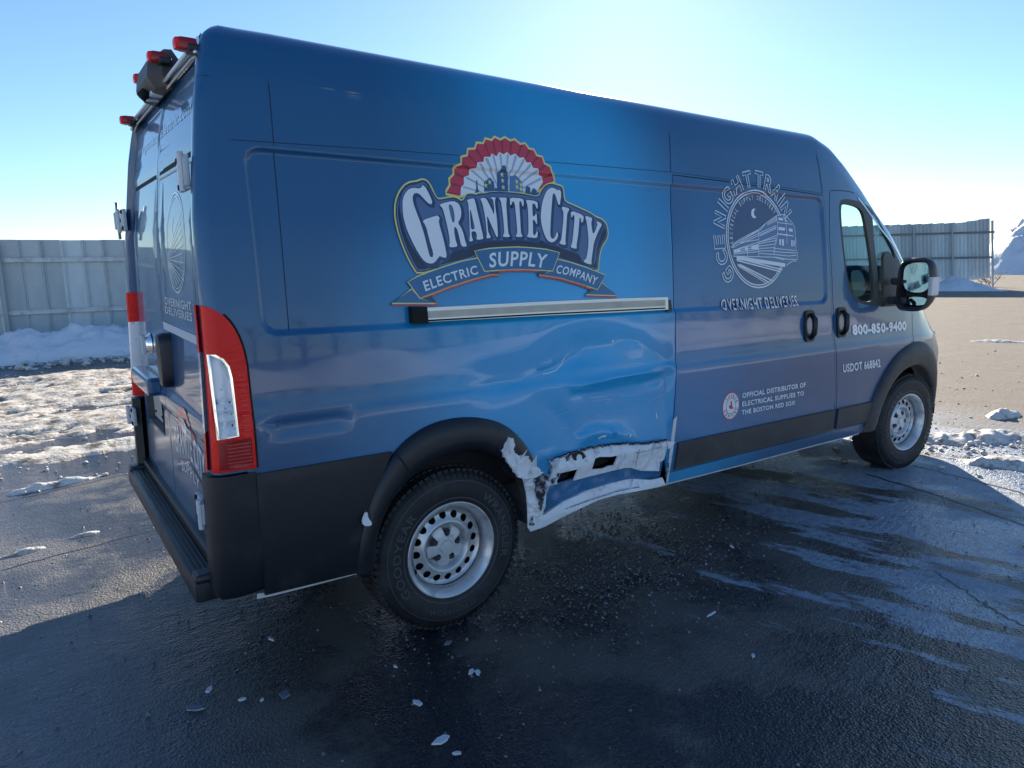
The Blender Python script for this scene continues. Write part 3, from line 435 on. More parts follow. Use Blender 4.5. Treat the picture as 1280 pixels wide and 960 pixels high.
# ------------------------------------------------------------------ the van
VAN = tag(empty('cargo_van'), 'blue high-roof delivery van with crushed sill behind its sliding door and torn white metal', 'van')
def zr(x): return float(zmap(np.float64(x), 2.30))
ARCH_R = [(.02+.435*math.cos(a), .385+.475*math.sin(a)) for a in np.linspace(-.35, math.pi+.35, 44)]
ARCH_F = [(3.955+.495*math.cos(a), .40+.50*math.sin(a)) for a in np.linspace(-.4, math.pi+.4, 44)]
door_s = [(1.447,2.076),(1.9,2.062),(2.4,2.042),(2.835,2.022),(2.855,2.005),(2.868,1.74),(2.880,1.5),(2.886,1.30),(2.899,1.008),(2.925,.75),(2.935,.60),(2.935,.47),(2.4,.474),(1.9,.476),(1.345,.478),(1.350,.62),(1.366,.79),(1.386,1.05),(1.401,1.31),(1.416,1.65),(1.43,1.94)]
FD = D['door_f']
door_f = curve([(2.925,2.055),(3.11,2.064),(3.31,2.052),(3.50,2.006),(3.62,1.925),(3.75,1.80),(3.88,1.668),(4.0,1.535),(4.045,1.46)], 40).tolist()+[(4.035,1.30),(4.00,1.15),(3.97,1.0),(3.95,.93),(3.80,.93),(3.66,.875),(3.54,.76),(3.46,.62),(3.43,.50),(3.425,.465),(2.95,.47),(2.95,.60),(2.94,.75),(2.914,1.008),(2.90,1.30),(2.894,1.5),(2.885,1.74)]
fender = [(4.06,1.46)]+[(x, zr(x)-.004) for x in np.arange(4.20,4.70,.06)]+[(4.72,.99),(4.70,.80),(4.55,.72),(4.44,.60),(4.43,.40),(4.3,.40),(3.985,.93),(3.99,1.0),(4.02,1.15),(4.052,1.30)]
top_edge = [(x, zr(x)) for x in np.linspace(-.80, 4.92, 120)]
x_r = lambda z: float(rear_x(z))
body_out = [(x_r(z)+.0003, z) for z in np.linspace(.905, 2.30, 40)]+[(x_r(2.30)+.03, zr(x_r(2.30)+.03))]+top_edge+[(4.90,.80),(4.80,.40),(3.3,.392),(2.4,.400),(1.36,.415),(1.33,.50),(1.31,.60),(1.315,.665),(1.18,.665),(1.0,.69),(.8,.715),(.6,.71),(.52,.70),(.50,.60),(.44,.60),(.36,.44),(-.41,.43),(-.86,.43),(-.86,.905)]
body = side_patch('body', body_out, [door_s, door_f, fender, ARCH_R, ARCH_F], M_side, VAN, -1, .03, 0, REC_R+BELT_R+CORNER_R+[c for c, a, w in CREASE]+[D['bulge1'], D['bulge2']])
tag(body, 'side wall with a dented, creased lower corner')
thicken_edge(body)
# left side, undamaged, mirrored outline
bl_out = [q for q in body_out if q[1] > .9]+[(4.90,.80),(4.80,.40),(-.86,.43),(-.86,.905)]
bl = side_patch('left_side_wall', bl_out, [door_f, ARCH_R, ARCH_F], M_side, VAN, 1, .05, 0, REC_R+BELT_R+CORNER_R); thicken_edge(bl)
def shrink(poly, e):      # small inset so that panel gaps show
    p = np.array(poly, float); a = np.roll(p, -1, 0)-np.roll(p, 1, 0); a /= np.maximum(np.linalg.norm(a, axis=1), 1e-9)[:,None]
    ar = sum(p[i][0]*p[(i+1) % len(p)][1]-p[(i+1) % len(p)][0]*p[i][1] for i in range(len(p))); s = 1 if ar < 0 else -1
    return (p+s*np.c_[a[:,1], -a[:,0]]*e).tolist()
GAP = .0045
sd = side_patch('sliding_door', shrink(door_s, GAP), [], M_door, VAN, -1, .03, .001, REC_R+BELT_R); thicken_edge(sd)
# windows
wf = D['win_frame']; wg = D['win_glass']; wq = D['win_q']
wf_o = curve(wf, 70, True, 2).tolist(); wg_o = curve(wg, 50, True, 2).tolist(); wq_o = curve(wq, 40, True, 1).tolist()
def front_door(sgn):
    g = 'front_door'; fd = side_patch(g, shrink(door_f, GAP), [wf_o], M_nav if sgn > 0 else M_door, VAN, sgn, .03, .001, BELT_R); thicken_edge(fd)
    fr = side_patch('window_frame', wf_o, [wg_o, wq_o], M_gry, fd, sgn, .04, .002); thicken_edge(fr, .02)
    gl = side_patch('window', wg_o, [], M_gls, fd, sgn, .12, -.010, damage=False); q = side_patch('quarter_window', wq_o, [], M_gls, fd, sgn, .12, -.010, damage=False)
    return fd
fdr = front_door(-1); fdl = front_door(1)
fr = side_patch('fender', shrink(fender, GAP), [ARCH_F], M_nav, VAN, -1, .04, .001, BELT_R); thicken_edge(fr)
fl = side_patch('fender', shrink(fender, GAP), [ARCH_F], M_nav, VAN, 1, .05, .001, BELT_R); thicken_edge(fl)
# dark rebates behind the panel gaps
for ln in (door_s, door_f, fender):
    for s in ((-1, 1) if ln is not door_s else (-1,)):
        q = resample([tuple(a) for a in ln], 160, True); V, F = band_line(q, .05, True)
        mesh('door_rebate', put(V, s, -.022, False), F if s < 0 else [a[::-1] for a in F], M_dark, VAN)
# wrap / panel seams
V_s = [(-.66, 1.40), (-.655, 1.7), (-.648, 2.02), (-.642, 2.29)]
strokes('panel_seam', [(V_s, .0028, False), ([(1.437,2.09),(1.443,2.18),(1.45,2.29)], .004, False), ([(2.84,2.03),(2.815,2.20),(2.80,2.27)], .005, False),
    ([(-.80,2.075),(-.2,2.083),(.6,2.088),(1.43,2.088),(2.2,2.062),(2.83,2.032)], .0022, False)], M_seam, VAN, .0012)
# ------------------------------------------------------------------ roof, windscreen, bonnet: loft over the top of the section
US = [2.288,2.33,2.36,2.39,2.42,2.44,2.46,2.475,2.487,2.495,2.5015,2.508,2.514,2.520,2.525]
def top_ring(x, rear=False):
    R = []
    for zn in US:
        y = (float(side_y(x, zmap(np.float64(x), zn))) if zn < 2.5 else float(secy(zn))*float(hw(x)))
        R.append((y, float(zmap(np.float64(x), zn))))
    ys = np.linspace(R[-3][0], 0, 12)[1:]
    top = [(float(y), float(zmap(np.float64(x), 2.525-(2.525-2.514)*(y/R[-3][0])**2 if R[-3][0] else 2.525))) for y in ys]
    return R[:-2]+top
def roof_part(name, xs, m, ymax=9):
    rows = []
    for x in xs:
        r = top_ring(x); full = [(-y, z) for y, z in r]+[(y, z) for y, z in r[::-1][1:]]
        if x == xs[0] and x < -.7:      # rear edge leans forward, rounded off
            for e in (0., .0015, .006, .013, .024, .036):
                d_ = CR-math.sqrt(CR*CR-(CR-e)**2); row = []
                for y, z in full:
                    w = min(1, max(0, (2.50-z)/.07)); row.append((float(rear_x(z))+e, y-math.copysign(d_*w, y) if y else 0, z-d_*(1-w)*.6))
                rows.append(row)
        else: rows.append([(max(x, float(rear_x(z))+.03), y, z) for y, z in full])
    n = len(rows[0]); V = [v for r in rows for v in r]; F = []
    for i in range(len(rows)-1):
        for k in range(n-1):
            q = [rows[i][k], rows[i][k+1]]
            if max(abs(q[0][1]), abs(q[1][1])) > ymax: continue
            F.append((i*n+k, (i+1)*n+k, (i+1)*n+k+1, i*n+k+1))
    return mesh(name, V, F, m, VAN)
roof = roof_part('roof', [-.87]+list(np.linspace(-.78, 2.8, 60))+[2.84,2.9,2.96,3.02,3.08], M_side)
roof_part('windscreen_surround', [3.08,3.1,3.14], M_nav)
ws = roof_part('windscreen', list(np.linspace(3.14, 4.16, 24)), M_wsg, .845)
# A pillars at the side of the windscreen
for s in (-1, 1):
    rows = [[(x, s*y, z) for y, z in top_ring(x)[:6]] for x in np.linspace(3.14, 4.16, 24)]; n = 6
    V = [v for r in rows for v in r]; F = [(i*n+k, (i+1)*n+k, (i+1)*n+k+1, i*n+k+1) for i in range(len(rows)-1) for k in range(n-1)]
    if s > 0: F = [q[::-1] for q in F]
    mesh('a_pillar', V, F, M_nav, VAN)
    strokes('pillar_trim', [([(x, zr(x)-.014) for x in np.linspace(3.3, 4.06, 26)], .016, False)], M_alu if s < 0 else M_blk, VAN, .004, s)
roof_part('bonnet', list(np.linspace(4.16, 4.90, 16)), M_nav)
# front end
fb = MB(); prof = [(4.50,.90),(4.70,.82),(4.86,.70),(4.95,.54),(4.985,.40)]
def nose(z0, z1, e=0):
    P = [(x+e, y+e) for x, y in prof]; P = P+[(x, -y) for x, y in P[::-1]]; V = [(x, -y, z) for z in (z0, (z0+z1)/2, z1) for x, y in P]; n = len(P)
    return V, [(i*n+k, i*n+k+1, (i+1)*n+k+1, (i+1)*n+k) for i in (0, 1) for k in range(n-1)]
V, F = nose(.26, .74, .012); fb.add(V, F); fbo = fb.done('front_bumper', M_gry, VAN, True)
V, F = nose(.74, 1.0, -.02); g = MB().add(V, F).done('grille', M_blk, VAN, True)
for k in range(4): MB().box((4.965, 0, .78+.055*k), (.03, .7, .018), .004).done('grille_bar', M_blk, g)
V, F = nose(.99, 1.01, -.04); MB().add(V, F).done('nose_panel', M_nav, VAN, True)
for s in (-1, 1):
    h = MB().box((4.72, s*.70, .93), (.16, .22, .18), .04, Matrix.Rotation(-s*.7, 3, 'Z')).done('headlight', M_clr, VAN); auto(h)
    MB().box((4.90, s*.55, .45), (.05, .16, .10), .03, Matrix.Rotation(-s*.4, 3, 'Z')).done('fog_light', M_clr, VAN)
# underbody
ub = MB().box((1.8, 0, .40), (5.3, 1.5, .14), .03).box((1.9, .3, .30), (1.2, .5, .14), .05).box((-.1, 0, .33), (.16, 1.4, .10), .03).box((4.0, 0, .30), (.5, 1.1, .12), .04)
ub.tube([(-.9,.5,.33),(-.3,.55,.30),(1.2,.5,.30),(3.6,.3,.30)], .035, 10); ub.done('underbody', M_dark, VAN)
for s in (-1, 1): MB().box((2.45 if s < 0 else 1.7, s*.93, .42), (2.1 if s < 0 else 2.6, .10, .07), .01).done('sill_underside', M_dark, VAN)
cg = MB().box((1.0, 0, 1.30), (3.6, 1.80, 1.45), .02).done('cargo_lining', M_dark, VAN)
# ------------------------------------------------------------------ black plastic cladding
cl = curve(D['clad_r'][:2], 12).tolist()
quarter = [(-.835,.893),(-.30,.886),(-.36,.78),(-.42,.65),(-.46,.52),(-.475,.405),(-.835,.418)]
o = side_patch('lower_cladding', quarter, [], M_blk, VAN, -1, .04, .016, fy=lambda x, z: .006*sstep(.9,.6,z)); tag(o, 'black lower cladding behind the rear wheel, scuffed at its front edge'); thicken_edge(o, .03)
o = side_patch('lower_cladding', quarter, [], M_blk, VAN, 1, .06, .016); thicken_edge(o, .03)
cd_ = [(1.40,.645),(2.2,.634),(2.915,.622),(2.912,.485),(1.38,.492)]
o = side_patch('door_cladding', cd_, [], M_gry, sd, -1, .05, .016); thicken_edge(o, .02)
cf_ = [(2.96,.622),(3.40,.615),(3.375,.475),(2.955,.484)]
for s, p in ((-1, fdr), (1, fdl)): o = side_patch('door_cladding', cf_, [], M_gry, p, s, .05, .016); thicken_edge(o, .02)
o = side_patch('lower_cladding', [(.50,.66),(2.90,.63),(2.90,.47),(.50,.47)], [], M_blk, VAN, 1, .08, .016); thicken_edge(o, .02)
def flare(name, outer, inner, m, sgn, bulge=.035, n=70, cut=None, parent=None):
    O = curve(outer, n); I = curve(inner, n); S_ = [(-.02,-.10,1),(0,-.03,1),(0,0,1),(.03,.45,1),(.12,.85,1),(.35,1,1),(.6,.98,1),(.85,.8,1),(.97,.4,1),(1.0,.02,1)]
    V = []; F = []; k = len(S_)
    for i in range(n):
        for s, b, _ in S_:
            p = I[i]*(1-s)+O[i]*s; q = put(np.array([p]), sgn, b*bulge+.003 if b >= 0 else -.09, False)[0]; V.append(q)
    for i in range(n-1):
        if cut and cut[0] < i/n < cut[1]: continue
        for j in range(k-1):
            q = (i*k+j, (i+1)*k+j, (i+1)*k+j+1, i*k+j+1); F.append(q if sgn > 0 else q[::-1])
    return mesh(name, V, F, m, parent or VAN)
ro = [(-.475,.40),(-.468,.52),(-.43,.65),(-.375,.775),(-.29,.885),(-.185,.953),(-.055,.985),(.105,.975),(.25,.925),(.35,.835),(.43,.70),(.46,.60),(.47,.43)]
ri = [(-.395,.40),(-.385,.53),(-.355,.62),(-.29,.71),(-.19,.79),(-.02,.835),(.10,.83),(.19,.79),(.28,.72),(.34,.63),(.372,.55),(.38,.49),(.385,.43)]
o = flare('wheel_arch_flare', ro, ri, M_blk, -1, cut=(.80, 2)); tag(o, 'rear wheel arch flare with its front end torn away')
flare('wheel_arch_flare', ro, ri, M_blk, 1)
fo = [(3.335,.40),(3.37,.55),(3.44,.68),(3.54,.80),(3.68,.91),(3.86,.975),(4.05,.995),(4.22,.965),(4.36,.87),(4.45,.73),(4.49,.58),(4.50,.40)]
fi = [(3.475,.40),(3.50,.53),(3.56,.64),(3.64,.72),(3.76,.785),(3.90,.815),(4.05,.815),(4.18,.775),(4.30,.69),(4.37,.60),(4.405,.50),(4.42,.40)]
for s in (-1, 1): flare('wheel_arch_flare', fo, fi, M_gry, s)
# join lines of the flare
strokes('flare_joint', [([(-.30,.885),(-.26,.84),(-.235,.78)], .006, False)], M_dark, VAN, .040)
# wheel wells
M_lin = mat('wheel_arch_liner', (.075,.075,.08), .8, bump=(25,.6,.02), var=(7,(.17,.17,.175),.4,.7))
for cx, cz, r in ((0,.39,.455), (3.97,.40,.49)):
    for s in (-1, 1):
        V = []; F = []; n = 30
        for i in range(n+1):
            a = math.pi*1.04*i/n-.06
            for yy in (.985, .62, .52): rr = r if yy > .55 else r*.2; V.append((cx+rr*math.cos(a), s*yy, cz+rr*math.sin(a)))
        for i in range(n):
            for k in (0, 1): F.append((i*3+k, i*3+k+1, (i+1)*3+k+1, (i+1)*3+k))
        mesh('wheel_arch_liner', V, F, M_lin if cx == 0 else M_blk, VAN)
# ------------------------------------------------------------------ crash damage
def noisy(A, S, oct=3):
    def g(x, z):
        return np.array([A*(noise.fractal(Vector((a*S, b*S, 3.1)), .6, 2, oct)) for a, b in zip(x, z)])
    return g
def crumple(x, z):
    return np.array([.020*noise.ridged_multi_fractal(Vector((a*9, b*14, 1.7)), .8, 2.1, 4, 1., 2.)-.02 for a, b in zip(x, z)])
torn = side_patch('torn_sill_panel', D['torn'], D['torn_holes'], M_tornw, VAN, -1, .014, .004, fy=lambda x, z: noisy(.008, 6)(x, z)+.018*np.exp(-((z-.655)/.05)**2)); tag(torn, 'bare white inner sill panel exposed by the crash, with two ragged openings'); thicken_edge(torn, .01)
for h in D['torn_holes']: o = side_patch('sill_opening', curve(h, 24, True, 1).tolist(), [], M_dark, torn, -1, .05, -.035, damage=False)
sc1 = [tuple(a) for a in [D['torn'][i] for i in (0, 1, 2, 3, 4)]]
hx = D['torn']
scr = [(.515,.70),(.58,.712),(.66,.716),(.72,.712),(.735,.685),(.70,.66),(.66,.655),(.585,.655),(.56,.60),(.52,.585),(.51,.64)]
o = side_patch('scraped_patch', scr, [], M_scr, torn, -1, .010, .010, fy=crumple); auto(o, 30)
blu = [(.455,.600),(.50,.655),(.52,.665),(.54,.60),(.53,.57),(.60,.575),(.75,.590),(.90,.592),(1.05,.600),(1.19,.560),(1.30,.556),(1.285,.47),(1.20,.468),(1.05,.50),(.9,.505),(.75,.50),(.60,.475),(.47,.435)]
o = side_patch('bent_blue_sill', blu, [], M_blus, VAN, -1, .015, -.006, fy=noisy(.012, 7)); tag(o, 'blue painted sill bent upwards'); thicken_edge(o, .01)
wb = [(.465,.437),(.60,.477),(.75,.502),(.9,.507),(1.05,.502),(1.20,.470),(1.285,.468),(1.30,.425),(1.22,.425),(1.05,.437),(.95,.445),(.82,.440),(.70,.425),(.58,.405),(.48,.378),(.40,.372),(.385,.40)]
o = side_patch('white_sill_flange', wb, [], M_tornw, VAN, -1, .012, .002, fy=lambda x, z: noisy(.010, 9)(x, z)+.03*sstep(.50,.42,z)); tag(o, 'white sill flange folded outwards under the dent'); thicken_edge(o, .012)
strokes('fold_line', [([(.60,.445),(.75,.455),(.95,.465),(1.1,.455)], .004, False), ([(1.085,.665),(1.06,.60),(1.05,.53),(1.03,.47)], .004, False), ([(1.06,.65),(1.13,.645),(1.25,.65)], .003, False)], M_scr, torn, .030)
fl_ = curve(D['flaketear'], 60, True, 1)
fl_ = (fl_+np.array([(random.uniform(-.006,.006), random.uniform(-.006,.006)) for _ in fl_])).tolist()
o = side_patch('torn_arch_metal', fl_, [], M_tornw, VAN, -1, .012, .045, fy=noisy(.010, 14)); tag(o, 'jagged white metal where the arch flare tore off'); thicken_edge(o, .02)
cru = [(.335,.655),(.37,.648),(.42,.660),(.462,.66),(.472,.62),(.50,.60),(.475,.54),(.47,.46),(.462,.437),(.40,.372),(.375,.40),(.372,.50),(.36,.58)]
o = side_patch('crumpled_arch_metal', cru, [], M_tornw, VAN, -1, .007, .022, fy=crumple); auto(o, 25)
o = side_patch('scraped_patch', [(.39,.64),(.46,.655),(.468,.60),(.465,.55),(.44,.47),(.425,.50),(.42,.57)], [], M_scr, o, -1, .006, .028, fy=crumple); auto(o, 25)
dk = side_patch('dark_gap', [(.462,.70),(.52,.70),(.53,.62),(.50,.60),(.46,.62)], [], M_dark, VAN, -1, .05, -.02, damage=False)
o = side_patch('scuffed_tab', curve(D['scuff_tab'], 16, True, 1).tolist(), [], M_tornw, VAN, -1, .01, .046, damage=False); thicken_edge(o)
o = side_patch('bent_door_edge', [(1.352,.78),(1.372,.80),(1.350,.62),(1.333,.43),(1.318,.425),(1.322,.55)], [], M_wht, VAN, -1, .02, .018, fy=noisy(.006, 9)); tag(o, 'pale bent metal edge beside the sliding door')
# jagged flaps standing off the torn edges
def shard(pts, lift, m=M_tornw, base=.03):
    p = np.array(pts, float); c = p.mean(0); q = np.vstack([p, c[None]]); W = put(q, -1, base); n = len(p)
    for i in range(n): W[i,1] -= lift*(1 if i == 0 else random.uniform(0, .15))
    W[n,1] -= lift*.35; V = W.tolist()+(W-np.array([0,-.004,0])).tolist(); F = [(i, (i+1) % n, n) for i in range(n)]+[((i+1) % n+n+1, i+n+1, 2*n+1) for i in range(n)]+[(i, i+n+1, (i+1) % n+n+1, (i+1) % n) for i in range(n)]
    mesh('metal_shard', V, F, m, VAN, False)
shard([(.235,.865),(.262,.80),(.222,.79)], .03, base=.045); shard([(.335,.80),(.33,.755),(.30,.75)], .025, base=.045); shard([(.385,.765),(.405,.70),(.365,.71)], .03, base=.045)
shard([(.345,.645),(.40,.66),(.395,.62)], .03); shard([(.47,.66),(.43,.645),(.445,.60)], .04, M_scr); shard([(.505,.70),(.56,.705),(.545,.675),(.52,.66)], .03); shard([(.50,.60),(.535,.62),(.54,.585)], .03)
shard([(1.325,.67),(1.29,.675),(1.30,.63)], .03); shard([(1.27,.50),(1.31,.55),(1.315,.50),(1.29,.47)], .02, M_scr); shard([(.37,.42),(.42,.40),(.40,.45)], .02, M_scr)
te = curve([(.50,.712),(.62,.722),(.80,.728),(.92,.720),(1.05,.700),(1.18,.684),(1.30,.680)], 70); te[:,1] += np.array([random.gauss(0,.0022) for _ in te])
strokes('torn_edge_and_shade', [([tuple(a) for a in te], .007, False)], M_dark, VAN, .020); strokes('torn_edge_and_shade', [([(a, b-.006) for a, b in te], .005, False)], M_scr, VAN, .024)  # dark strip paints the shadow gap along the torn edge, lighter strip bare metal
strokes('scratch', [([(x0, z0), (x0+dx*.5, z0+dz*.5+random.gauss(0,.002)), (x0+dx, z0+dz)], random.uniform(.001,.0022), False) for x0, z0, dx, dz in [(random.uniform(.5,1.2), random.uniform(.74,.98), random.uniform(.04,.16), random.uniform(-.02,.03)) for _ in range(22)]], MATS['print_pale_blue'] if 'print_pale_blue' in MATS else M_wht, VAN, .0022, kind='stuff')
strokes('white_underside_strip', [([(-.86,.412),(-.6,.404),(-.42,.402)], .022, False)], M_wht, VAN, .004)
strokes('sill_edge', [([(1.30,.414),(1.9,.403),(2.6,.398),(3.3,.392)], .008, False)], M_wht, VAN, .003)
strokes('scratch', [([(.50,1.115),(.56,1.118),(.60,1.13),(.63,1.155),(.645,1.18)], .003, False), ([(1.24,.83),(1.243,.80)], .006, False), ([(.83,.755),(.85,.765),(.88,.762)], .012, False), ([(1.03,.735),(1.05,.745)], .010, False), ([(.95,1.23),(.96,1.235)], .012, False)], I_wht, VAN, .002)
# aluminium slide rail
rl = side_patch('slide_rail', [(-.105,1.455),(.5,1.452),(1.0,1.445),(1.335,1.437),(1.333,1.372),(1.0,1.377),(.5,1.388),(-.105,1.397)], [], M_alu, VAN, -1, .2, .030, damage=False); thicken_edge(rl, .03)
side_patch('rail_insert', [(-.095,1.440),(.5,1.437),(1.0,1.431),(1.31,1.424),(1.31,1.392),(1.0,1.398),(.5,1.406),(-.095,1.412)], [], M_cream, rl, -1, .2, .033, damage=False)
strokes('rail_slot', [([(-.095,1.402),(.5,1.395),(1.0,1.386),(1.31,1.381)], .007, False)], M_dark, rl, .0335)
o = side_patch('rail_end_cap', [(-.165,1.462),(-.095,1.459),(-.095,1.390),(-.165,1.394)], [], M_dark, rl, -1, .2, .036, damage=False); thicken_edge(o, .036)
o = side_patch('rail_end_cap', [(1.335,1.42),(1.375,1.42),(1.375,1.36),(1.335,1.36)], [], M_gry, rl, -1, .2, .012, damage=False); thicken_edge(o, .012)
# door handles
def handle(x, z, parent, s=-1):
    rim = curve([(x-.055,z+.07),(x-.04,z+.10),(x+.04,z+.10),(x+.055,z+.07),(x+.055,z-.07),(x+.04,z-.10),(x-.04,z-.10),(x-.055,z-.07)], 30, True).tolist()
    b = side_patch('door_handle', rim, [], M_blk, parent, s, .02, .012, damage=False, fy=lambda a, c: -.02*sstep(.045,.02,np.hypot(a-x-.01, (c-z)*.6))); thicken_edge(b, .02)
    y = float(sy(x, z)); MB().tube([(x+.004, s*(y+.012), z+.075), (x+.002, s*(y+.042), z+.045), (x, s*(y+.046), z), (x+.002, s*(y+.042), z-.05), (x+.004, s*(y+.015), z-.08)], [.012,.016,.017,.016,.012], 10).done('grip', M_blk, b, True)
handle(2.625, 1.20, VAN); handle(2.99, 1.20, VAN); handle(2.99, 1.20, VAN, 1)
# ------------------------------------------------------------------ rear end
def edge_y(z): return float(side_y(0, z))
zs_ = np.linspace(.52, 2.37, 50)
DY = lambda z: edge_y(z)-.085       # door leaf edge
SEAM = .035
def rear_patch(name, outer, m, parent, holes=(), step=.04, off=0, ridges=()):
    V, T = tri2d(outer, holes, step, ridges); return mesh(name, rear_put(V, off), T[:, ::-1], m, parent)
rrid = []
for e in (.006, .0, -.008):
    for s in (-1, 1): rrid.append([(s*a, b) for a, b in [(.10-e,2.02),(.10-e,1.42),(.13,1.40-e),(.71,1.40-e),(.74+e,1.42),(.74+e,2.03),(.71,2.06+e),(.13,2.06+e),(.10-e,2.02)]])
rrid += [[(y, z) for y in np.arange(-.9, .91, .1)] for z in (1.085, 1.06, 1.035, .99, .96, 2.09, 2.11)]
licp = [(.20,.82),(.70,.82),(.70,1.03),(.20,1.03)]
for s in (-1, 1):
    e0 = SEAM-.004 if s < 0 else SEAM+.004
    out = [(e0, .535), (s*DY(.6), .535)]+[(s*DY(z), z) for z in zs_[2:]]+[(s*(DY(2.37)-.03), 2.385), (e0, 2.40)]
    d = rear_patch('rear_door', out, M_nav, VAN, [licp] if s > 0 else [], .04, 0, rrid); bm = bmesh.new(); bm.from_mesh(d.data)
    r = bmesh.ops.extrude_edge_only(bm, edges=[e for e in bm.edges if e.is_boundary])
    for v in [g for g in r['geom'] if isinstance(g, bmesh.types.BMVert)]: v.co.x += .025
    bm.to_mesh(d.data); bm.free(); auto(d, 50)
    if s < 0: RD = d
    else: LD = d
# plain backing behind the leaves, pillars and header
def strip_x(name, y0f, y1f, z0, z1, xo0, xo1, m, n=40, parent=VAN):
    V = []; 
    for z in np.linspace(z0, z1, n): V += [(float(rear_x(z))+xo0, y0f(z), z), (float(rear_x(z))+xo1, y1f(z), z)]
    return mesh(name, V, [(2*i, 2*i+1, 2*i+3, 2*i+2) for i in range(n-1)], m, parent)
strip_x('door_rebate', lambda z: -edge_y(z)+.05, lambda z: edge_y(z)-.05, .50, 2.42, .055, .055, M_dark)
for s in (-1, 1):
    mb = MB(); V = []; n = 60
    for z in np.linspace(.905, 2.465, n):
        x = float(rear_x(z)); e = edge_y(z); V += [(x, s*(e-CR), z), (x-.001, s*(e-.062), z), (x+.006, s*(e-.072), z), (x+.06, s*(e-.074), z)]
    F = [(4*i+k, 4*i+k+1, 4*i+k+5, 4*i+k+4) for i in range(n-1) for k in range(3)]; mesh('rear_pillar', V, F, M_nav, VAN)
# header between door tops and roof
V = []; ys = np.linspace(-.80, .80, 30)
for y in ys:
    t = abs(y)/.80
    for z, xo in ((2.405,.055), (2.405,.004), (2.43,.0), (2.47-.03*t**6,-.002), (2.503-.045*t**5, .02)): V.append((float(rear_x(z))+xo, y, z))
mesh('roof_header', V, [(5*i+k, 5*i+k+1, 5*i+k+6, 5*i+k+5) for i in range(29) for k in range(4)], M_nav, VAN)
for s in ():
    V = []
    for z in np.linspace(2.29, 2.47, 14):
        x = float(rear_x(z)); e = float(secy(z)); V += [(x+.022, s*(e+.002), z), (x+.006, s*(e-.012), z), (x+.002, s*(e-.06), z), (x+.004, s*min(.80, e-.07), z), (x+.055, s*min(.80, e-.07), z)]
    mesh('roof_corner', V, [(5*i+k, 5*i+k+1, 5*i+k+6, 5*i+k+5) for i in range(13) for k in range(4)], M_nav, VAN)
# drip rail over the doors
P = [(float(rear_x(2.405))-.012, y, 2.408-.03*max(0, abs(y)-.74)/.08) for y in np.linspace(-.83, .83, 24)]
P = [(p[0], p[1], p[2]) for p in P]; MB().tube(P, .008, 8).done('drip_rail', M_alu, VAN, True)
MB().tube([(p[0]+.012, p[1], p[2]-.022) for p in P], .005, 6).done('door_seal', M_cream, VAN, True)
# styling lines, tape, handle, lock and plate recess on the doors
strokes('door_swage', [([(a, 2.145), (b, 2.135)], .012, False) for a, b in ((.76,.09), (.0,-.75))]+[([(a, 2.055), (b, 2.05)], .020, False) for a, b in ((.76,.09), (.0,-.75))], M_dark, VAN, .001, surf='rear')
strokes('swage_highlight', [([(.0, 2.028), (-.75, 2.023)], .008, False)], M_cream, RD, .002, surf='rear')
strokes('tape_strip', [([(.02,1.375),(-.80,1.36)], .034, False)], M_tape, RD, .002, surf='rear')
x = float(rear_x(1.23))+REAR_OFF
h = MB(); eo = curve([(-.062,.09),(-.04,.125),(.04,.125),(.062,.09),(.062,-.09),(.04,-.125),(-.04,-.125),(-.062,-.09)], 28, True, 2); k = len(eo)
for dx, q in ((.02,1),(-.03,1),(-.048,.86),(-.052,.5)): h.V += [(x+dx, -.10+a*q, 1.225+b*(1-(1-q)*.5)) for a, b in eo]
h.F = [(k*i+j, k*i+(j+1) % k, k*i+k+(j+1) % k, k*i+k+j) for i in range(3) for j in range(k)]+[tuple(3*k+j for j in range(k))]
h = h.done('door_handle', M_blk, VAN); auto(h, 50)
lk = MB().lathe([(.0,-.03),(.035,-.028),(.05,-.012),(.06,0)], (0,0,0), 20)
lo = MB().add([(x+ (b)*.9-.002, a+.45, c+1.25) for a, b, c in lk.V], lk.F).done('door_lock', M_chr, VAN, True)
MB().box((x-.035, .45, 1.25), (.02,.03,.10), .006).done('keyhole', M_hinge, lo)
xl = float(rear_x(.92))+REAR_OFF+.025
V = [(xl-.03,.195,1.035),(xl-.03,.705,1.035),(xl,.21,1.02),(xl,.69,1.02),(xl,.21,.83),(xl,.69,.83),(xl-.03,.195,.815),(xl-.03,.705,.815)]
lic = mesh('plate_recess', V, [(0,1,3,2),(2,3,5,4),(4,5,7,6),(0,2,4,6),(1,7,5,3)], M_gry, VAN, False)
MB().box((xl-.006,.45,.925), (.004,.31,.155), .001).done('plate_holder', mat('plate_grey', (.35,.36,.37), .5), lic)
MB().box((xl-.05,.45,1.065), (.075,.56,.09), .02).done('plate_lamp_hood', M_nav, LD)
for y, z in ((.35,.97),(.55,.97),(.35,.88),(.55,.88)): MB().box((xl-.010, y, z), (.006,.02,.012), .002).done('bolt', M_dark, lic)
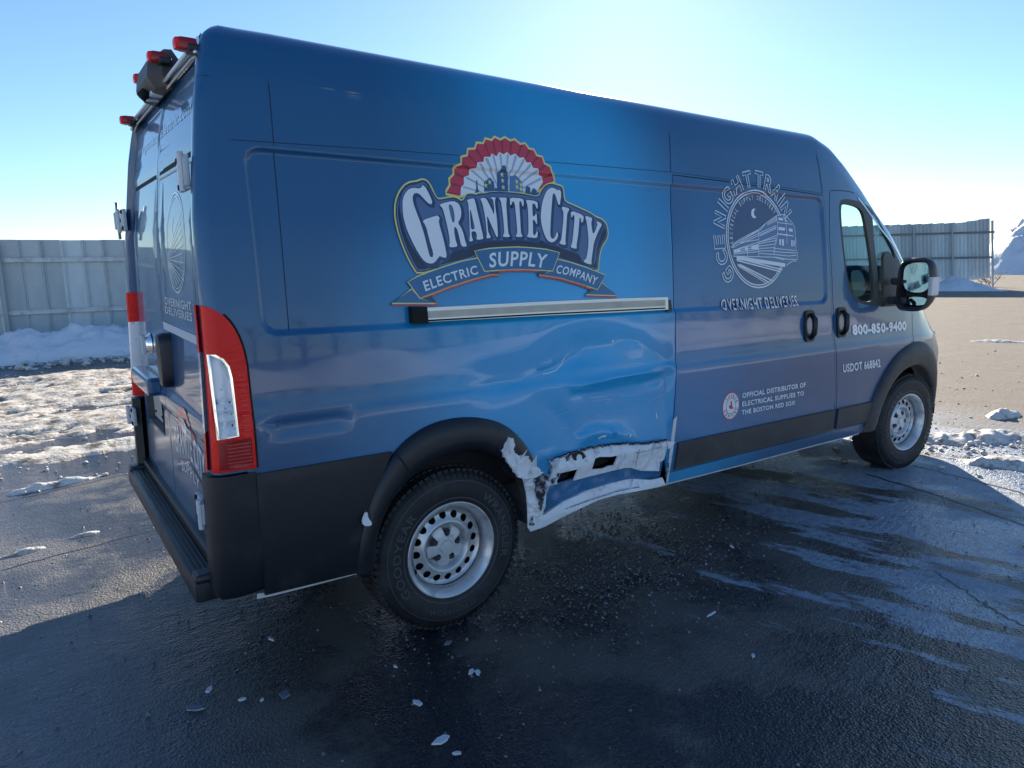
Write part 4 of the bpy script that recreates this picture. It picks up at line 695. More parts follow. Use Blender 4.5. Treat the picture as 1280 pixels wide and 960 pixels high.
# hinges
def hinge(y, z, h=.12, out=.0, s=-1):
    x = float(rear_x(z)); m = MB()
    m.box((x-.012-out, y, z), (.018, .13, h), .004).box((x-.016-out, y+s*.06, z), (.020, .022, h*.8), .004).box((x-.016-out, y+s*.045, z+h*.3), (.022, .05, h*.12), .003).box((x-.016-out, y+s*.045, z-h*.3), (.022, .05, h*.12), .003).box((x-.02-out, y-s*.015, z), (.012, .05, h*.72), .003).tube([(x-.03-out, y+s*.06, z-h*.56), (x-.03-out, y+s*.06, z+h*.56)], .011, 8)
    o = m.done('door_hinge', M_hinge, VAN); auto(o)
    for dz in (-.38, .38): MB().box((x-.024-out, y-s*.035, z+dz*h), (.010, .024, .022), .006).done('bolt', M_dark, o)
    MB().box((x-.026-out, y+s*.01, z), (.006, .03, .02), .003).done('bolt', M_dark, o)
    return o
hinge(-.80, 1.965); hinge(-.86, .745, .10, .004)
h = hinge(.885, 1.90, .115, .0, 1); MB().tube([(-.965,.945,1.80),(-.965,.945,2.0)], .008, 8).done('hinge_pin', M_alu, h, True)
MB().box((-.945,.965,1.90),(.075,.035,.095),.008).done('hinge_strap', M_hinge, h)
hinge(.93, .80, .10, .01, 1)
# bumper and rear step
for s in (-1, 1):
    V = []; zs2 = [.425,.44,.47,.60,.75,.88,.90]
    for i, z in enumerate(zs2):
        e = edge_y(z)+.016; x = float(rear_x(z))-.022; sh = .02 if i == 0 else (.006 if i in (1,) else 0)
        V += [(-.835, s*(e-sh), z), (x+.07, s*(e-sh), z), (x+.03, s*(e-.012-sh), z), (x+.008+sh, s*(e-.035), z), (x+sh, s*(e-.065), z), (x+sh, s*(e-.115), z), (x+.04, s*(e-.125), z)]
    k = 7; F = [(k*i+j, k*i+j+1, k*i+k+j+1, k*i+k+j) for i in range(len(zs2)-1) for j in range(k-1)]
    F += [tuple(range(k))[::-1], tuple((len(zs2)-1)*k+j for j in range(k))]
    o = mesh('bumper_corner', V, F, M_blk, VAN); auto(o, 50)
MB().box((-.955, 0, .52), (.05, 1.80, .06), .012).done('bumper_beam', M_blk, VAN)
stp = MB().box((-.998, 0, .452), (.125, 1.86, .095), .022).done('rear_step', M_blk, VAN); auto(stp)
for k in range(6): MB().box((-1.038+.017*k, 0, .5015), (.007, 1.72, .006), .002).done('tread_rib', M_blk, stp)
MB().box((-.99, -.90, .50), (.13, .085, .035), .016).done('step_end_cap', M_blk, stp); MB().box((-.99, .90, .50), (.13, .085, .035), .016).done('step_end_cap', M_blk, stp)
# tail lights
TL = curve([(-.965,1.508),(-.93,1.497),(-.897,1.475),(-.869,1.442),(-.847,1.393),(-.834,1.335),(-.829,1.277),(-.829,1.10),(-.832,.915)], 40).tolist()
TLr = [(float(rear_x(z))+.0006, z) for z in np.linspace(.912, 1.505, 30)]
crr = [[(float(rear_x(z))+e, z) for z in np.linspace(.92, 1.5, 20)] for e in (.002,.007,.014,.025,.045)]
WIN = [(-.955,1.335),(-.93,1.335),(-.905,1.318),(-.888,1.29),(-.882,1.25),(-.880,1.04),(-.953,1.035)]
for s in (-1, 1):
    out = TL[::-1][:-1]+[(float(rear_x(z))+.0006, z) for z in np.linspace(1.505, .912, 30)]
    t = side_patch('taillight', out, [WIN], M_red, VAN, s, .010, .012, crr, fy=lambda x, z: .0012*np.sin(z*2*math.pi/.022)*(z < 1.30)); thicken_edge(t, .012)
    side_patch('reversing_lamp', shrink(WIN, .002), [], M_clr, t, s, .008, .013, crr, fy=lambda x, z: -.008*sstep(.0,.015,pdist(np.c_[x, z], WIN))+.0035*np.sin(z*150)*(z < 1.17)+.003*np.cos((x+.917)*130))
    side_patch('lamp_rim', WIN, [shrink(WIN, .008)], M_chr, t, s, .02, .014, crr, damage=False)
    side_patch('lower_lens', [(-.950,1.028),(-.84,1.028),(-.842,.925),(-.955,.925)], [], M_redd, t, s, .012, .0135, crr, damage=False)
    strokes('lens_rib', [([(-.925,z),(-.845,z)], .0022, False) for z in np.arange(.935,1.02,.013)]+[([(-.862,z),(-.838,z)], .0018, False) for z in np.arange(1.04,1.27,.018)], mat('lens_highlight', (.85,.10,.10), .3) if s < 0 else MATS['lens_highlight'], t, .0155, s, kind='stuff')
    V = []
    zz = np.linspace(.912, 1.505, 26)
    for z in zz:
        x = rear_x(z); e = edge_y(z); V += [(x-.012, s*(e-CR+.004), z), (x-.014, s*(e-.062), z), (x-.006, s*(e-.074), z), (x+.045, s*(e-.078), z)]
    F = [(4*i+k, 4*i+k+1, 4*i+k+5, 4*i+k+4) for i in range(25) for k in range(3)]
    def part_of(name, lo, hi, m):
        k = [q for q in F if lo <= V[q[0]][2] < hi]; u = sorted({i for q in k for i in q}); mp = {a: b for b, a in enumerate(u)}; mesh(name, [V[i] for i in u], [tuple(mp[i] for i in q) for q in k], m, t)
    part_of('rear_lens', 0, 1.04, M_red); part_of('rear_reversing_lens', 1.04, 1.33, M_clr); part_of('rear_lens', 1.33, 9, M_red)
    side_patch('lamp_seal', [(a-.012, b+.012) for a, b in TL[6:]][::1]+[(a+.006, b) for a, b in TL[6:][::-1]], [], M_dark, t, s, .05, .004, damage=False) if 0 else strokes('lamp_seal', [([(a+.004, b+.003) for a, b in TL[5:]], .008, False)], M_dark, t, .008, s)
# marker lamps and camera housing along the rear of the roof
def marker(x, y, z):
    o = MB().box((x+.008, y, z), (.066, .055, .045), .014).done('marker_lamp', M_redd, VAN); auto(o)
    MB().box((x-.022, y, z), (.026, .050, .040), .012).done('lens', M_red, o); MB().box((x+.03, y, z-.012), (.05, .062, .028), .008).done('lamp_base', M_blk, o)
for y in (-.79, .74): marker(-.895, y, 2.405)
ch = MB()
prof = [(-.86,2.505),(-.93,2.55),(-1.03,2.50),(-1.045,2.43),(-1.0,2.385),(-.94,2.375),(-.88,2.40),(-.86,2.41)]
for i, (y, sc) in enumerate(((-.21,.55),(-.16,.95),(.16,.95),(.21,.55))): ch.V += [(-.80+(a+.86)*.70*sc, y, 2.44+(b-2.44)*(.75+.25*sc)) for a, b in prof]
k = len(prof); ch.F = [(k*i+j, k*i+(j+1) % k, k*i+k+(j+1) % k, k*i+k+j) for i in range(3) for j in range(k)]+[tuple(range(k))[::-1], tuple(range(3*k, 4*k))]
cho = ch.done('camera_housing', M_gry, VAN); auto(cho, 25)
for y in (-.22, .19): marker(-.89, y, 2.495)
MB().tube([(-.905,0,2.40),(-.93,0,2.375)], .022, 10).done('rear_camera', M_dark, cho, True)
for y in (-.05, .05): MB().box((-.875,y,2.385),(.05,.05,.02),.006).done('cargo_lamp', M_clr, cho)
# ------------------------------------------------------------------ wheels
def build_wheel():
    W = empty('wheel'); W.parent = VAN     # local: axis along -y = outward
    ty = MB(); pr = [(.215,.10),(.222,.115),(.235,.120),(.27,.129),(.315,.126),(.342,.114),(.360,.097),(.369,.07),(.371,.0)]; full = [(r, -a) for r, a in pr]+[(r, a) for r, a in pr[::-1][1:]]
    ty.lathe(full, n=96); o = ty.done('tyre', M_rub, W, True)
    tb = MB()
    for k in range(72):
        a = 2*math.pi*k/72
        for y, w, ph in ((-.085,.040,0), (-.038,.032,.5), (.0,.03,0), (.038,.032,.5), (.085,.040,0)):
            aa = a+ph*2*math.pi/72; R = Matrix.Rotation(-aa, 3, 'Y'); Vt = [R @ Vector((.371-(.005 if abs(y) > .08 else 0)+dx*.006, y+dy*w/2, dz*.0112)) for dx in (-1, 1) for dy in (-1, 1) for dz in (-1, 1)]
            tb.add(Vt, [(0,1,3,2),(4,6,7,5),(0,4,5,1),(2,3,7,6),(0,2,6,4),(1,5,7,3)])
        R = Matrix.Rotation(-a, 3, 'Y')
        tb.add([R @ Vector((r, -yy, dz*.009)) for r, yy in ((.362,.101),(.347,.1165),(.332,.1235)) for dz in (-1, 1)], [(0,1,3,2),(2,3,5,4)])
    tb.done('tyre_tread', M_rub, W)['kind'] = 'stuff'
    # raised rings and lettering on the sidewall
    rg = MB().lathe([(.240,-.1215),(.242,-.1245),(.245,-.1225)], n=72).lathe([(.318,-.1225),(.320,-.1255),(.323,-.121)], n=72); rg.done('sidewall_ring', M_rubt, W, True)
    def arc_text(s, a0, a1, r0, r1, fl):
        V, F = text_mesh(s, .015); x0, x1 = V[:,0].min(), V[:,0].max(); u = (V[:,0]-x0)/(x1-x0); v = V[:,1]/.73
        a = np.radians(a0+(a1-a0)*u); r = (r0+(r1-r0)*v); return mesh('tyre_lettering', np.c_[r*np.cos(a), -.1312+.001*np.abs((r-.28)/.03), r*np.sin(a)], F, M_rubt, W)
    arc_text('WRANGLER', 62, -12, .262, .300, 0); arc_text('GOODYEAR', 222, 140, .262, .300, 0); arc_text('WORKHORSE', 250, 300, .298, .272, 0)
    # rim
    th = [2*math.pi*i/64 for i in range(64)]
    disc = [(.178*math.cos(a), .178*math.sin(a)) for a in th]; bore = [(.034*math.cos(a), .034*math.sin(a)) for a in th[::2]]
    holes = [[(.1495*math.cos(b)+.0175*math.cos(a), .1495*math.sin(b)+.0175*math.sin(a)) for a in th[::5]] for b in [2*math.pi*(i+.5)/16 for i in range(16)]]
    def dy(r): return np.interp(r, [.0,.080,.096,.104,.112,.120,.130,.150,.168,.178], [.030,.030,.036,.058,.070,.070,.060,.050,.048,.062])
    rings = [[(r*math.cos(a), r*math.sin(a)) for a in th+[0]] for r in (.082,.090,.097,.104,.110,.116,.122,.129,.170)]
    V, T = tri2d(disc, holes+[bore], .012, rings); r = np.hypot(V[:,0], V[:,1])
    dk = mesh('rim', np.c_[V[:,0], -dy(r)+.0, V[:,1]], T, M_rim, W); auto(dk, 50)
    # per-hole rims are pressed inwards
    MB().lathe([(.176,-.080),(.184,-.060),(.188,-.03),(.190,-.070),(.196,-.100),(.205,-.108),(.214,-.1175),(.2205,-.1215),(.223,-.116),(.220,-.105),(.216,-.10)], n=96).done('rim_flange', M_rim, W, True)
    MB().lathe([(.0,.02),(.205,.02),(.205,.10)], n=32).done('brake_backing', M_dark, W, True)
    MB().lathe([(.0,-.010),(.10,-.010),(.10,.02),(.17,.02)], n=32).done('brake_drum', mat('rusty_drum', (.05,.04,.035), .8, var=(20,(.13,.06,.03),.5,.75)), W, True)
    # plastic centre cap with five lobes between the nuts
    cap = []; 
    for i in range(100):
        a = 2*math.pi*i/100; q = (a-math.pi/2) % (2*math.pi/5); q = min(q, 2*math.pi/5-q)
        rr = .094-.047*float(sstep(.36, .16, q)); cap.append((rr*math.cos(a), rr*math.sin(a)))
    V, T = tri2d(cap, [], .012, [[(.028*math.cos(a), .028*math.sin(a)) for a in th+[0]], [(.033*math.cos(a), .033*math.sin(a)) for a in th+[0]]]); r = np.hypot(V[:,0], V[:,1])
    hc = mesh('hub_cap', np.c_[V[:,0], -(.050+.014*sstep(.034,.027,r)+.010*sstep(.09,.05,r)), V[:,1]], T, M_capm, W); 
    bm = bmesh.new(); bm.from_mesh(hc.data); rr_ = bmesh.ops.extrude_edge_only(bm, edges=[e for e in bm.edges if e.is_boundary])
    for v in [g for g in rr_['geom'] if isinstance(g, bmesh.types.BMVert)]: v.co.y += .016
    bm.to_mesh(hc.data); bm.free(); auto(hc, 40)
    em = [(-.016,.010),(-.019,.0),(-.013,-.008),(-.007,-.002),(-.010,.004),(-.005,.009),(0,.004),(.005,.009),(.010,.004),(.007,-.002),(.013,-.008),(.019,0),(.016,.010),(.008,.016),(-.008,.016)]
    mesh('cap_emblem', [(a, -.0735, b) for a, b in em]+[(a*.45, -.0735, b*.9-.013) for a, b in ((-.012,.006),(.012,.006),(.006,-.008),(-.006,-.008))], [tuple(range(15)), (15,16,17,18)], M_chr, W, False)
    for i in range(5):
        a = math.pi/2+2*math.pi*i/5; c = (.062*math.cos(a), 0, .062*math.sin(a))
        MB().lathe([(.0145,-.046),(.0145,-.056),(.0120,-.064)], c, 6).lathe([(.0,-.060),(.008,-.060),(.0120,-.064)], c, 12).lathe([(.020,-.046),(.018,-.050),(.0145,-.050)], c, 16).done('lug_nut', mat('lug_steel', (.10,.10,.11), .4, metal=.8) if 'lug_steel' not in MATS else MATS['lug_steel'], W)
    MB().tube([(-.155,-.075,-.09),(-.165,-.098,-.095)], .005, 6).done('tyre_valve', M_dark, W)
    return W
wh = build_wheel(); wh.location = (0, -.865, .366)
def copy_tree(o, parent):
    c = o.copy(); SC.collection.objects.link(c); c.parent = parent
    for k in list(o.children): copy_tree(k, c)
    return c
w2 = copy_tree(wh, VAN); w2.location = (4.035, -.872, .366); w2.rotation_euler = (0, math.radians(25), -math.radians(4.5))
w3 = copy_tree(wh, VAN); w3.location = (0, .865, .366); w3.rotation_euler = (0, .4, math.pi)
w4 = copy_tree(wh, VAN); w4.location = (4.035, .872, .366); w4.rotation_euler = (0, .9, math.pi-math.radians(4.5))
wh.rotation_euler = (0, math.radians(8), 0)
# ------------------------------------------------------------------ door mirrors
def mirror(s):
    R = empty('door_mirror'); R.parent = VAN
    Z0 = 1.43; V = []; n = 28; rows = [(-.075,.93),(-.055,1.0),(.0,.98),(.06,.86),(.10,.55)]
    for dx, sc in rows:
        for i in range(n):
            a = 2*math.pi*i/n; cx, cz = math.cos(a), math.sin(a); e = .55
            px_ = .118*sc*math.copysign(abs(cx)**e, cx); pz = .185*sc*math.copysign(abs(cz)**e, cz)
            px_ += (-.02 if cz < 0 else .0)*abs(cz)
            V.append((3.66+dx, s*(1.165+px_), Z0+pz))
    F = [(i*n+k, i*n+(k+1) % n, (i+1)*n+(k+1) % n, (i+1)*n+k) for i in range(len(rows)-1) for k in range(n)]+[tuple((len(rows)-1)*n+k for k in range(n))]
    # recessed mouth facing back
    m = len(V); 
    for dx, sc in ((-.078,.86),(.03,.80)):
        for i in range(n):
            a = 2*math.pi*i/n; cx, cz = math.cos(a), math.sin(a); e = .5
            V.append((3.66+dx, s*(1.165+.118*sc*math.copysign(abs(cx)**e, cx)), Z0+.185*sc*math.copysign(abs(cz)**e, cz)))
    F += [(k, (k+1) % n, m+(k+1) % n, m+k) for k in range(n)]+[(m+k, m+(k+1) % n, m+n+(k+1) % n, m+n+k) for k in range(n)]+[tuple(m+n+k for k in range(n))]
    h = mesh('mirror_housing', V, F, mat('dark_mirror_plastic', (.03,.028,.036), .42, bump=(200,.2,.001)) if 'dark_mirror_plastic' not in MATS else MATS['dark_mirror_plastic'], R); auto(h, 40)
    g = curve([(-.080,.148),(.070,.150),(.085,.10),(.080,-.055),(-.070,-.055),(-.09,.05)], 30, True, 2); tilt = .10
    mesh('mirror_glass', [(3.635+.17*a+.0*b, s*(1.165+a), Z0+b) for a, b in g], [tuple(range(len(g)))], M_mir, R, False)
    g = curve([(-.070,-.085),(.07,-.085),(.075,-.13),(.03,-.145),(-.06,-.14)], 24, True, 2)
    mesh('wide_angle_glass', [(3.635+.17*a, s*(1.165+a), Z0+b) for a, b in g], [tuple(range(len(g)))], M_mir, R, False)
    MB().box((3.63, s*(1.165+.114), Z0-.01), (.10, .028, .125), .008).done('turn_signal', mat('clear_signal', (.72,.72,.74), .25, bump=(90,.6,.004)) if 'clear_signal' not in MATS else MATS['clear_signal'], R)
    MB().box((3.66, s*1.045, Z0-.115), (.09, .13, .055), .018).done('mirror_arm', M_gry, R); MB().box((3.66, s*1.045, Z0+.02), (.08, .12, .05), .018).done('mirror_arm', M_gry, R)
    b = side_patch('mirror_base', [(3.60,1.62),(3.64,1.66),(3.70,1.66),(3.98,1.50),(3.96,1.30),(3.90,1.268),(3.55,1.275),(3.56,1.45)], [], M_gry, R, s, .05, .016, damage=False); thicken_edge(b, .02)
    return R
mirror(-1); mirror(1)
# ------------------------------------------------------------------ cab interior
M_int = mat('cab_trim', (.035,.035,.038), .7); M_seat = mat('seat_cloth', (.06,.06,.065), .9, bump=(150,.4,.003)); M_head = mat('headliner', (.30,.31,.30), .9)
cb = MB().box((2.92, 0, 1.0), (.03, 1.86, 1.1), .01).box((3.6, 0, .62), (1.4, 1.8, .06), .01); cb.done('cab_bulkhead', M_int, VAN)
MB().box((2.93, 0, 1.86), (.02, 1.66, .56), .01).done('upper_bulkhead', M_head, VAN)
ds = MB().box((4.12, 0, 1.18), (.42, 1.72, .34), .08).done('dashboard', M_int, VAN); auto(ds)
for y in (-.5, .5):
    st_ = empty('cab_seat'); st_.parent = VAN
    MB().box((3.30, y, .98), (.50, .50, .16), .05).done('cushion', M_seat, st_); auto(MB().box((3.08, y, 1.30), (.13, .48, .62), .05, Matrix.Rotation(-.18, 3, 'Y')).done('backrest', M_seat, st_)); auto(MB().box((3.01, y, 1.69), (.09, .26, .18), .035).done('headrest', M_seat, st_))
sw = MB().tube([(3.86+.09*math.cos(2*math.pi*k/28), .45+.19*math.sin(2*math.pi*k/28), 1.30+.17*math.cos(2*math.pi*k/28)) for k in range(29)], .014, 8).tube([(3.86,.27,1.30),(3.86,.63,1.30)], .016, 8).tube([(3.86,.45,1.30),(4.02,.45,1.2)], .03, 8); sw.done('steering_wheel', M_int, VAN, True)
auto(MB().box((3.40, .80, 1.40), (.34, .14, .12), .05).done('arm_rest', mat('pale_door_trim', (.36,.42,.36), .6), VAN))
MB().box((3.86, 0, 1.72), (.03, .22, .07), .012).done('rear_view_mirror', M_int, VAN)
# ------------------------------------------------------------------ print on the side
DEC = empty('side_logo'); DEC.parent = VAN
o1, o2, o3, o4, o5 = .0018, .0026, .0034, .0042, .0050
RR = REC_R
def expand(poly, e): return shrink(poly, -e)
sm = lambda p, n=160: curve(p, n, True, 1).tolist()
RT = [[q for q in r if -.2 < q[0] < 1.3 and q[1] > 1.9] for r in REC_R]; RT = [sorted(r) for r in RT]
decal('rosette_outline', D['fan'], [], I_yel, DEC, o1, .05, RT)
fan_in = shrink(D['fan'], .010)
decal('rosette_red', fan_in, [], I_redp, DEC, o2, .05, RT)
fc = D['fan_c']; fo_ = fan_in[:-4]
pl = []
F_o = D['fan'][:40]
vr = [i for i in range(1, len(fan_in)-5)]
for i in range(0, len(fan_in)-5, 2):      # darker folds of the rosette
    a, b = fan_in[i], fan_in[i+1]; ia = (np.array(a)*.60+np.array(fc)*.40); m_ = (np.array(a)+np.array(b))/2
    decal('rosette_fold', [tuple(a), tuple(m_), tuple(m_*.62+np.array(fc)*.38)], [], I_redk, DEC, o3, .06, RT)
decal('rosette_white', D['fan_in'], [], I_wht, DEC, o4, .05, RT)
fi_ = D['fan_in']
for i in range(1, len(fi_)-3, 2):
    a, b = np.array(fi_[i]), np.array(fi_[i+1]); m_ = (a*.5+b*.5)
    decal('rosette_fold', [tuple(a*.97+np.array(fc)*.03), tuple(m_*.97+np.array(fc)*.03), tuple(fc)], [], I_grw, DEC, o5, .06, RT)
for p in D['city']: decal('city_building', p, [], I_city, DEC, .0060, .06, RT)
for p in D['city2']: decal('city_building', p, [], I_city2, DEC, .0060, .06, RT)
for c in D['stars']:
    st5 = [(c[0]+(.0115 if k % 2 == 0 else .0045)*math.cos(math.pi/2+k*math.pi/5), c[1]+(.0135 if k % 2 == 0 else .0055)*math.sin(math.pi/2+k*math.pi/5)) for k in range(10)]
    decal('star', st5, [], I_yel, DEC, .0068, .06)
bd = sm(D['badge'], 220)
decal('badge_outline', bd, [], I_yel, DEC, .0060, .05); decal('badge', shrink(bd, .007), [], I_grad, DEC, .0068, .05)
decal('badge_rim', shrink(bd, .012), [shrink(bd, .017)], I_city2, DEC, .0072, .05)
sl_ = sm(D['slate'], 240); decal('letter_panel', sl_, [], I_slate, DEC, .0076, .05)
strokes('letter_panel_edge', [(sl_, .006, True)], I_navy, DEC, .0080)
for Lt in D['letters']:
    o_ = curve(Lt[0], 90, True, 1).tolist(); hs = [curve(h, 30, True, 1).tolist() for h in Lt[1:]]
    strokes('letter_edge', [([(a+.006, b-.006) for a, b in o_], .020, True)], I_navy, DEC, .0084)
    decal('letter', o_, hs, I_wht if Lt is D['letters'][0] else I_pale if 0 else I_wht, DEC, .0092, .06)
def banner(nm, p, off):
    decal(nm+'_edge', expand(p, .005), [], I_yel, DEC, off, .06); return decal(nm, p, [], I_ban, DEC, off+.0007, .06)
for p, w in zip(D['orange'], (.010,)*5): strokes('banner_shadow', [([(a, b-.004) for a, b in p], w, False)], I_redp, DEC, .0084); strokes('banner_lower_edge', [([(a, b+.002) for a, b in p], .006, False)], I_or, DEC, .0088)
for t in ('tail_l', 'tail_r'): banner('banner_tail', D[t], .0092)
for p in D['folds']: decal('banner_fold', p, [], I_fold, DEC, .0100, .06)
banner('banner', D['ban_e'], .0102); banner('banner', D['ban_c'], .0102); banner('banner', D['ban_s'], .0112)
for p in D['orange'][1:4]: strokes('banner_lower_edge', [([(a, b+.001) for a, b in p], .006, False)], I_or, DEC, .0122)
for s_, b in D['txt'].items(): side_text('banner_text', s_, b, I_wht, DEC, .0126, .02)
# ---- train roundel
TR = empty('train_roundel'); TR.parent = VAN
cx, cz = D['tr_c']; R0 = .283
RT2 = [sorted([q for q in r if 1.5 < q[0] < 2.6 and q[1] > 1.9]) for r in REC_R]
cir = lambda r, n=90: [(cx+r*math.cos(2*math.pi*k/n), cz+r*math.sin(2*math.pi*k/n)) for k in range(n)]
decal('roundel_ground', cir(R0), [], I_trb, TR, .0018, .05, RT2)
decal('roundel_ring', cir(R0+.003), [cir(R0-.005)], I_trl, TR, .0026, .06, RT2); decal('roundel_ring', cir(R0-.012), [cir(R0-.019)], I_trl, TR, .0026, .06, RT2)
decal('train_shape', D['tr_body'], [], I_slate, TR, .0032, .05)
strokes('train_lines', [(l, .0042, False) for l in D['tr_st']], I_trl, TR, .0042, kind='stuff')
for w in D['tr_win']: decal('train_window', w, [], I_trl, TR, .0040, .08)
for l, w in D['tr_rail']: strokes('rail_line', [(l, w, False)], I_trl, TR, .0038)
decal('moon', curve(D['moon'], 30, True, 1).tolist(), [], I_wht, TR, .0032, .08)
def glyph(ch, c, ang, h, w, m, parent, off, outline=None, bold=.0):
    V, F = text_mesh(ch, bold); mid = np.array([(V[:,0].min()+V[:,0].max())/2, .36]); sx_ = w/(V[:,0].max()-V[:,0].min())
    def tr(V_):
        q = (V_-mid)*np.array([sx_, h/.73]); ca, sa = math.cos(ang), math.sin(ang); return np.c_[c[0]+q[:,0]*ca-q[:,1]*sa, c[1]+q[:,0]*sa+q[:,1]*ca]
    return side_text('roundel_letter', ch, None, m, parent, off, bold, outline, tr=tr)
for ch, c in D['tr_chars']:
    a = math.atan2(c[1]-cz, c[0]-cx); rr = .350; p = (cx+rr*math.cos(a), cz+rr*math.sin(a)); glyph(ch, p, a-math.pi/2, .092, .024 if ch == 'I' else .074, I_trl, TR, .0042, .0060, .03)
tx = 'ELECTRICAL SUPPLY DELIVERY'
for i, ch in enumerate(tx):
    if ch == ' ': continue
    a = math.radians(190-(190-42)*i/(len(tx)-1)); p = (cx+.243*math.cos(a), cz+.243*math.sin(a)); glyph(ch, p, a-math.pi/2, .027, .006 if ch == 'I' else .014, I_trl, TR, .0040, None, .01)
ovn = [[(a, b-.004) for a, b in D['overnight'][0]], [(a, b+.006) for a, b in D['overnight'][1]]]; side_text('slogan_shadow', 'OVERNIGHT DELIVERIES', ovn, I_redk, TR, .0045, .02); side_text('slogan', 'OVERNIGHT DELIVERIES', [[(a-.002, b+.003) for a, b in r] for r in ovn], I_trl, TR, .0056, .012)
side_text('phone_number', '800-850-9400', D['phone'], I_wht, fdr, .005, .055); side_text('dot_number', 'USDOT 668842', D['usdot'], I_wht, fdr, .005, .03)
SP = empty('distributor_notice'); SP.parent = VAN
for t, b in D['off']: side_text('notice_line', t, b, I_wht, SP, .005, .03)
sc_ = D['sox_c']; rx, rz = .070, .076
el = lambda k: [(sc_[0]+rx*k*math.cos(2*math.pi*i/48), sc_[1]+rz*k*math.sin(2*math.pi*i/48)) for i in range(48)]
decal('emblem_edge', el(1.08), [], I_redp, SP, .0018, .08); decal('emblem_disc', el(1), [], I_wht, SP, .0026, .08)
for k in range(16):
    if k in (0, 8, 7): continue
    a = 2*math.pi*k/16; glyph('BOSTON  REDSOX  '[(16-k+3) % 16] if 'BOSTON  REDSOX  '[(16-k+3) % 16] != ' ' else 'O', (sc_[0]+rx*.80*math.cos(a), sc_[1]+rz*.80*math.sin(a)), a-math.pi/2, .020, .013, I_redk, SP, .0034, None, .02)
decal('emblem_ring', el(.62), [el(.58)], I_navy, SP, .0033, .08)
sk = D['sock']; skc = np.array(sk).mean(0); decal('emblem_sock', ((np.array(sk)-skc)*1.0+np.array(sc_)).tolist(), [], I_redp, SP, .0040, .08)
# ---- print on the rear doors
RL = empty('rear_print'); RL.parent = VAN
def rr_circ(c, r, n=60): return [(c[0]+r*math.cos(2*math.pi*k/n), c[1]+r*math.sin(2*math.pi*k/n)) for k in range(n)]
rc = (-.40, 1.735); rR = .20
strokes('rear_roundel', [(rr_circ(rc, rR), .007, True), (rr_circ(rc, rR-.016), .004, True)], I_trl, RL, .002, surf='rear')
rl_ = []
for k in range(9): rl_.append(([(rc[0]+.17, rc[1]-.04-.004*k), (rc[0]-.16, rc[1]+.13-.035*k)], .0035, False))
for k in range(6): rl_.append(([(rc[0]+.19, rc[1]-.06), (rc[0]-.13+.045*k, rc[1]-.145-.008*k)], .006, False))
for k in range(5): rl_.append(([(rc[0]-.10-.02*k, rc[1]+.16-.02*k), (rc[0]-.10-.02*k, rc[1]-.10)], .003, False))
rl_.append(([(rc[0]+.04, rc[1]+.10),(rc[0]+.06, rc[1]+.075),(rc[0]+.06, rc[1]+.05),(rc[0]+.04, rc[1]+.025)], .008, False))
strokes('rear_train', rl_, I_trl, RL, .0026, surf='rear', kind='stuff')
side_text('rear_slogan', 'OVERNIGHT', [[(-.07,1.475),(-.66,1.470)],[(-.07,1.510),(-.66,1.505)]], I_trl, RL, .002, .02, None, 'rear'); side_text('rear_slogan', 'DELIVERIES', [[(-.07,1.435),(-.66,1.430)],[(-.07,1.468),(-.66,1.463)]], I_trl, RL, .002, .02, None, 'rear')
M_faint = ink('print_faint', (.55,.63,.76))
side_text('web_address', 'www.granitecity', [[(.72,2.215),(.06,2.21)],[(.72,2.265),(.06,2.26)]], M_faint, LD, .002, .01, None, 'rear'); side_text('web_address', 'electric.com', [[(.01,2.21),(-.66,2.205)],[(.01,2.26),(-.66,2.255)]], M_faint, RD, .002, .01, None, 'rear')
# lower crest on the right leaf
fan = [(-.40+.17*math.cos(a)*(1+.05*(k % 2)), .93+.12*math.sin(a)*(1+.05*(k % 2))) for k, a in enumerate(np.linspace(0, math.pi, 25))]
rear_patch('crest_rosette', fan, I_redp, RL, (), .06, .002); fan2 = [(-.40+.10*math.cos(a), .93+.075*math.sin(a)) for a in np.linspace(0, math.pi, 21)]; rear_patch('crest_rosette', fan2, I_wht, RL, (), .06, .003)
side_text('crest_text', 'GRANITE CITY', [[(-.10,.80),(-.40,.85),(-.74,.80)],[(-.10,.92),(-.40,.97),(-.74,.92)]], I_trl, RL, .003, .02, None, 'rear')
rear_patch('crest_banner', [(-.12,.70),(-.40,.755),(-.70,.70),(-.70,.77),(-.40,.825),(-.12,.77)], I_navy, RL, (), .06, .002)
side_text('crest_text', 'SUPPLY', [[(-.22,.735),(-.40,.76),(-.60,.735)],[(-.22,.785),(-.40,.81),(-.60,.785)]], I_trl, RL, .003, .02, None, 'rear')
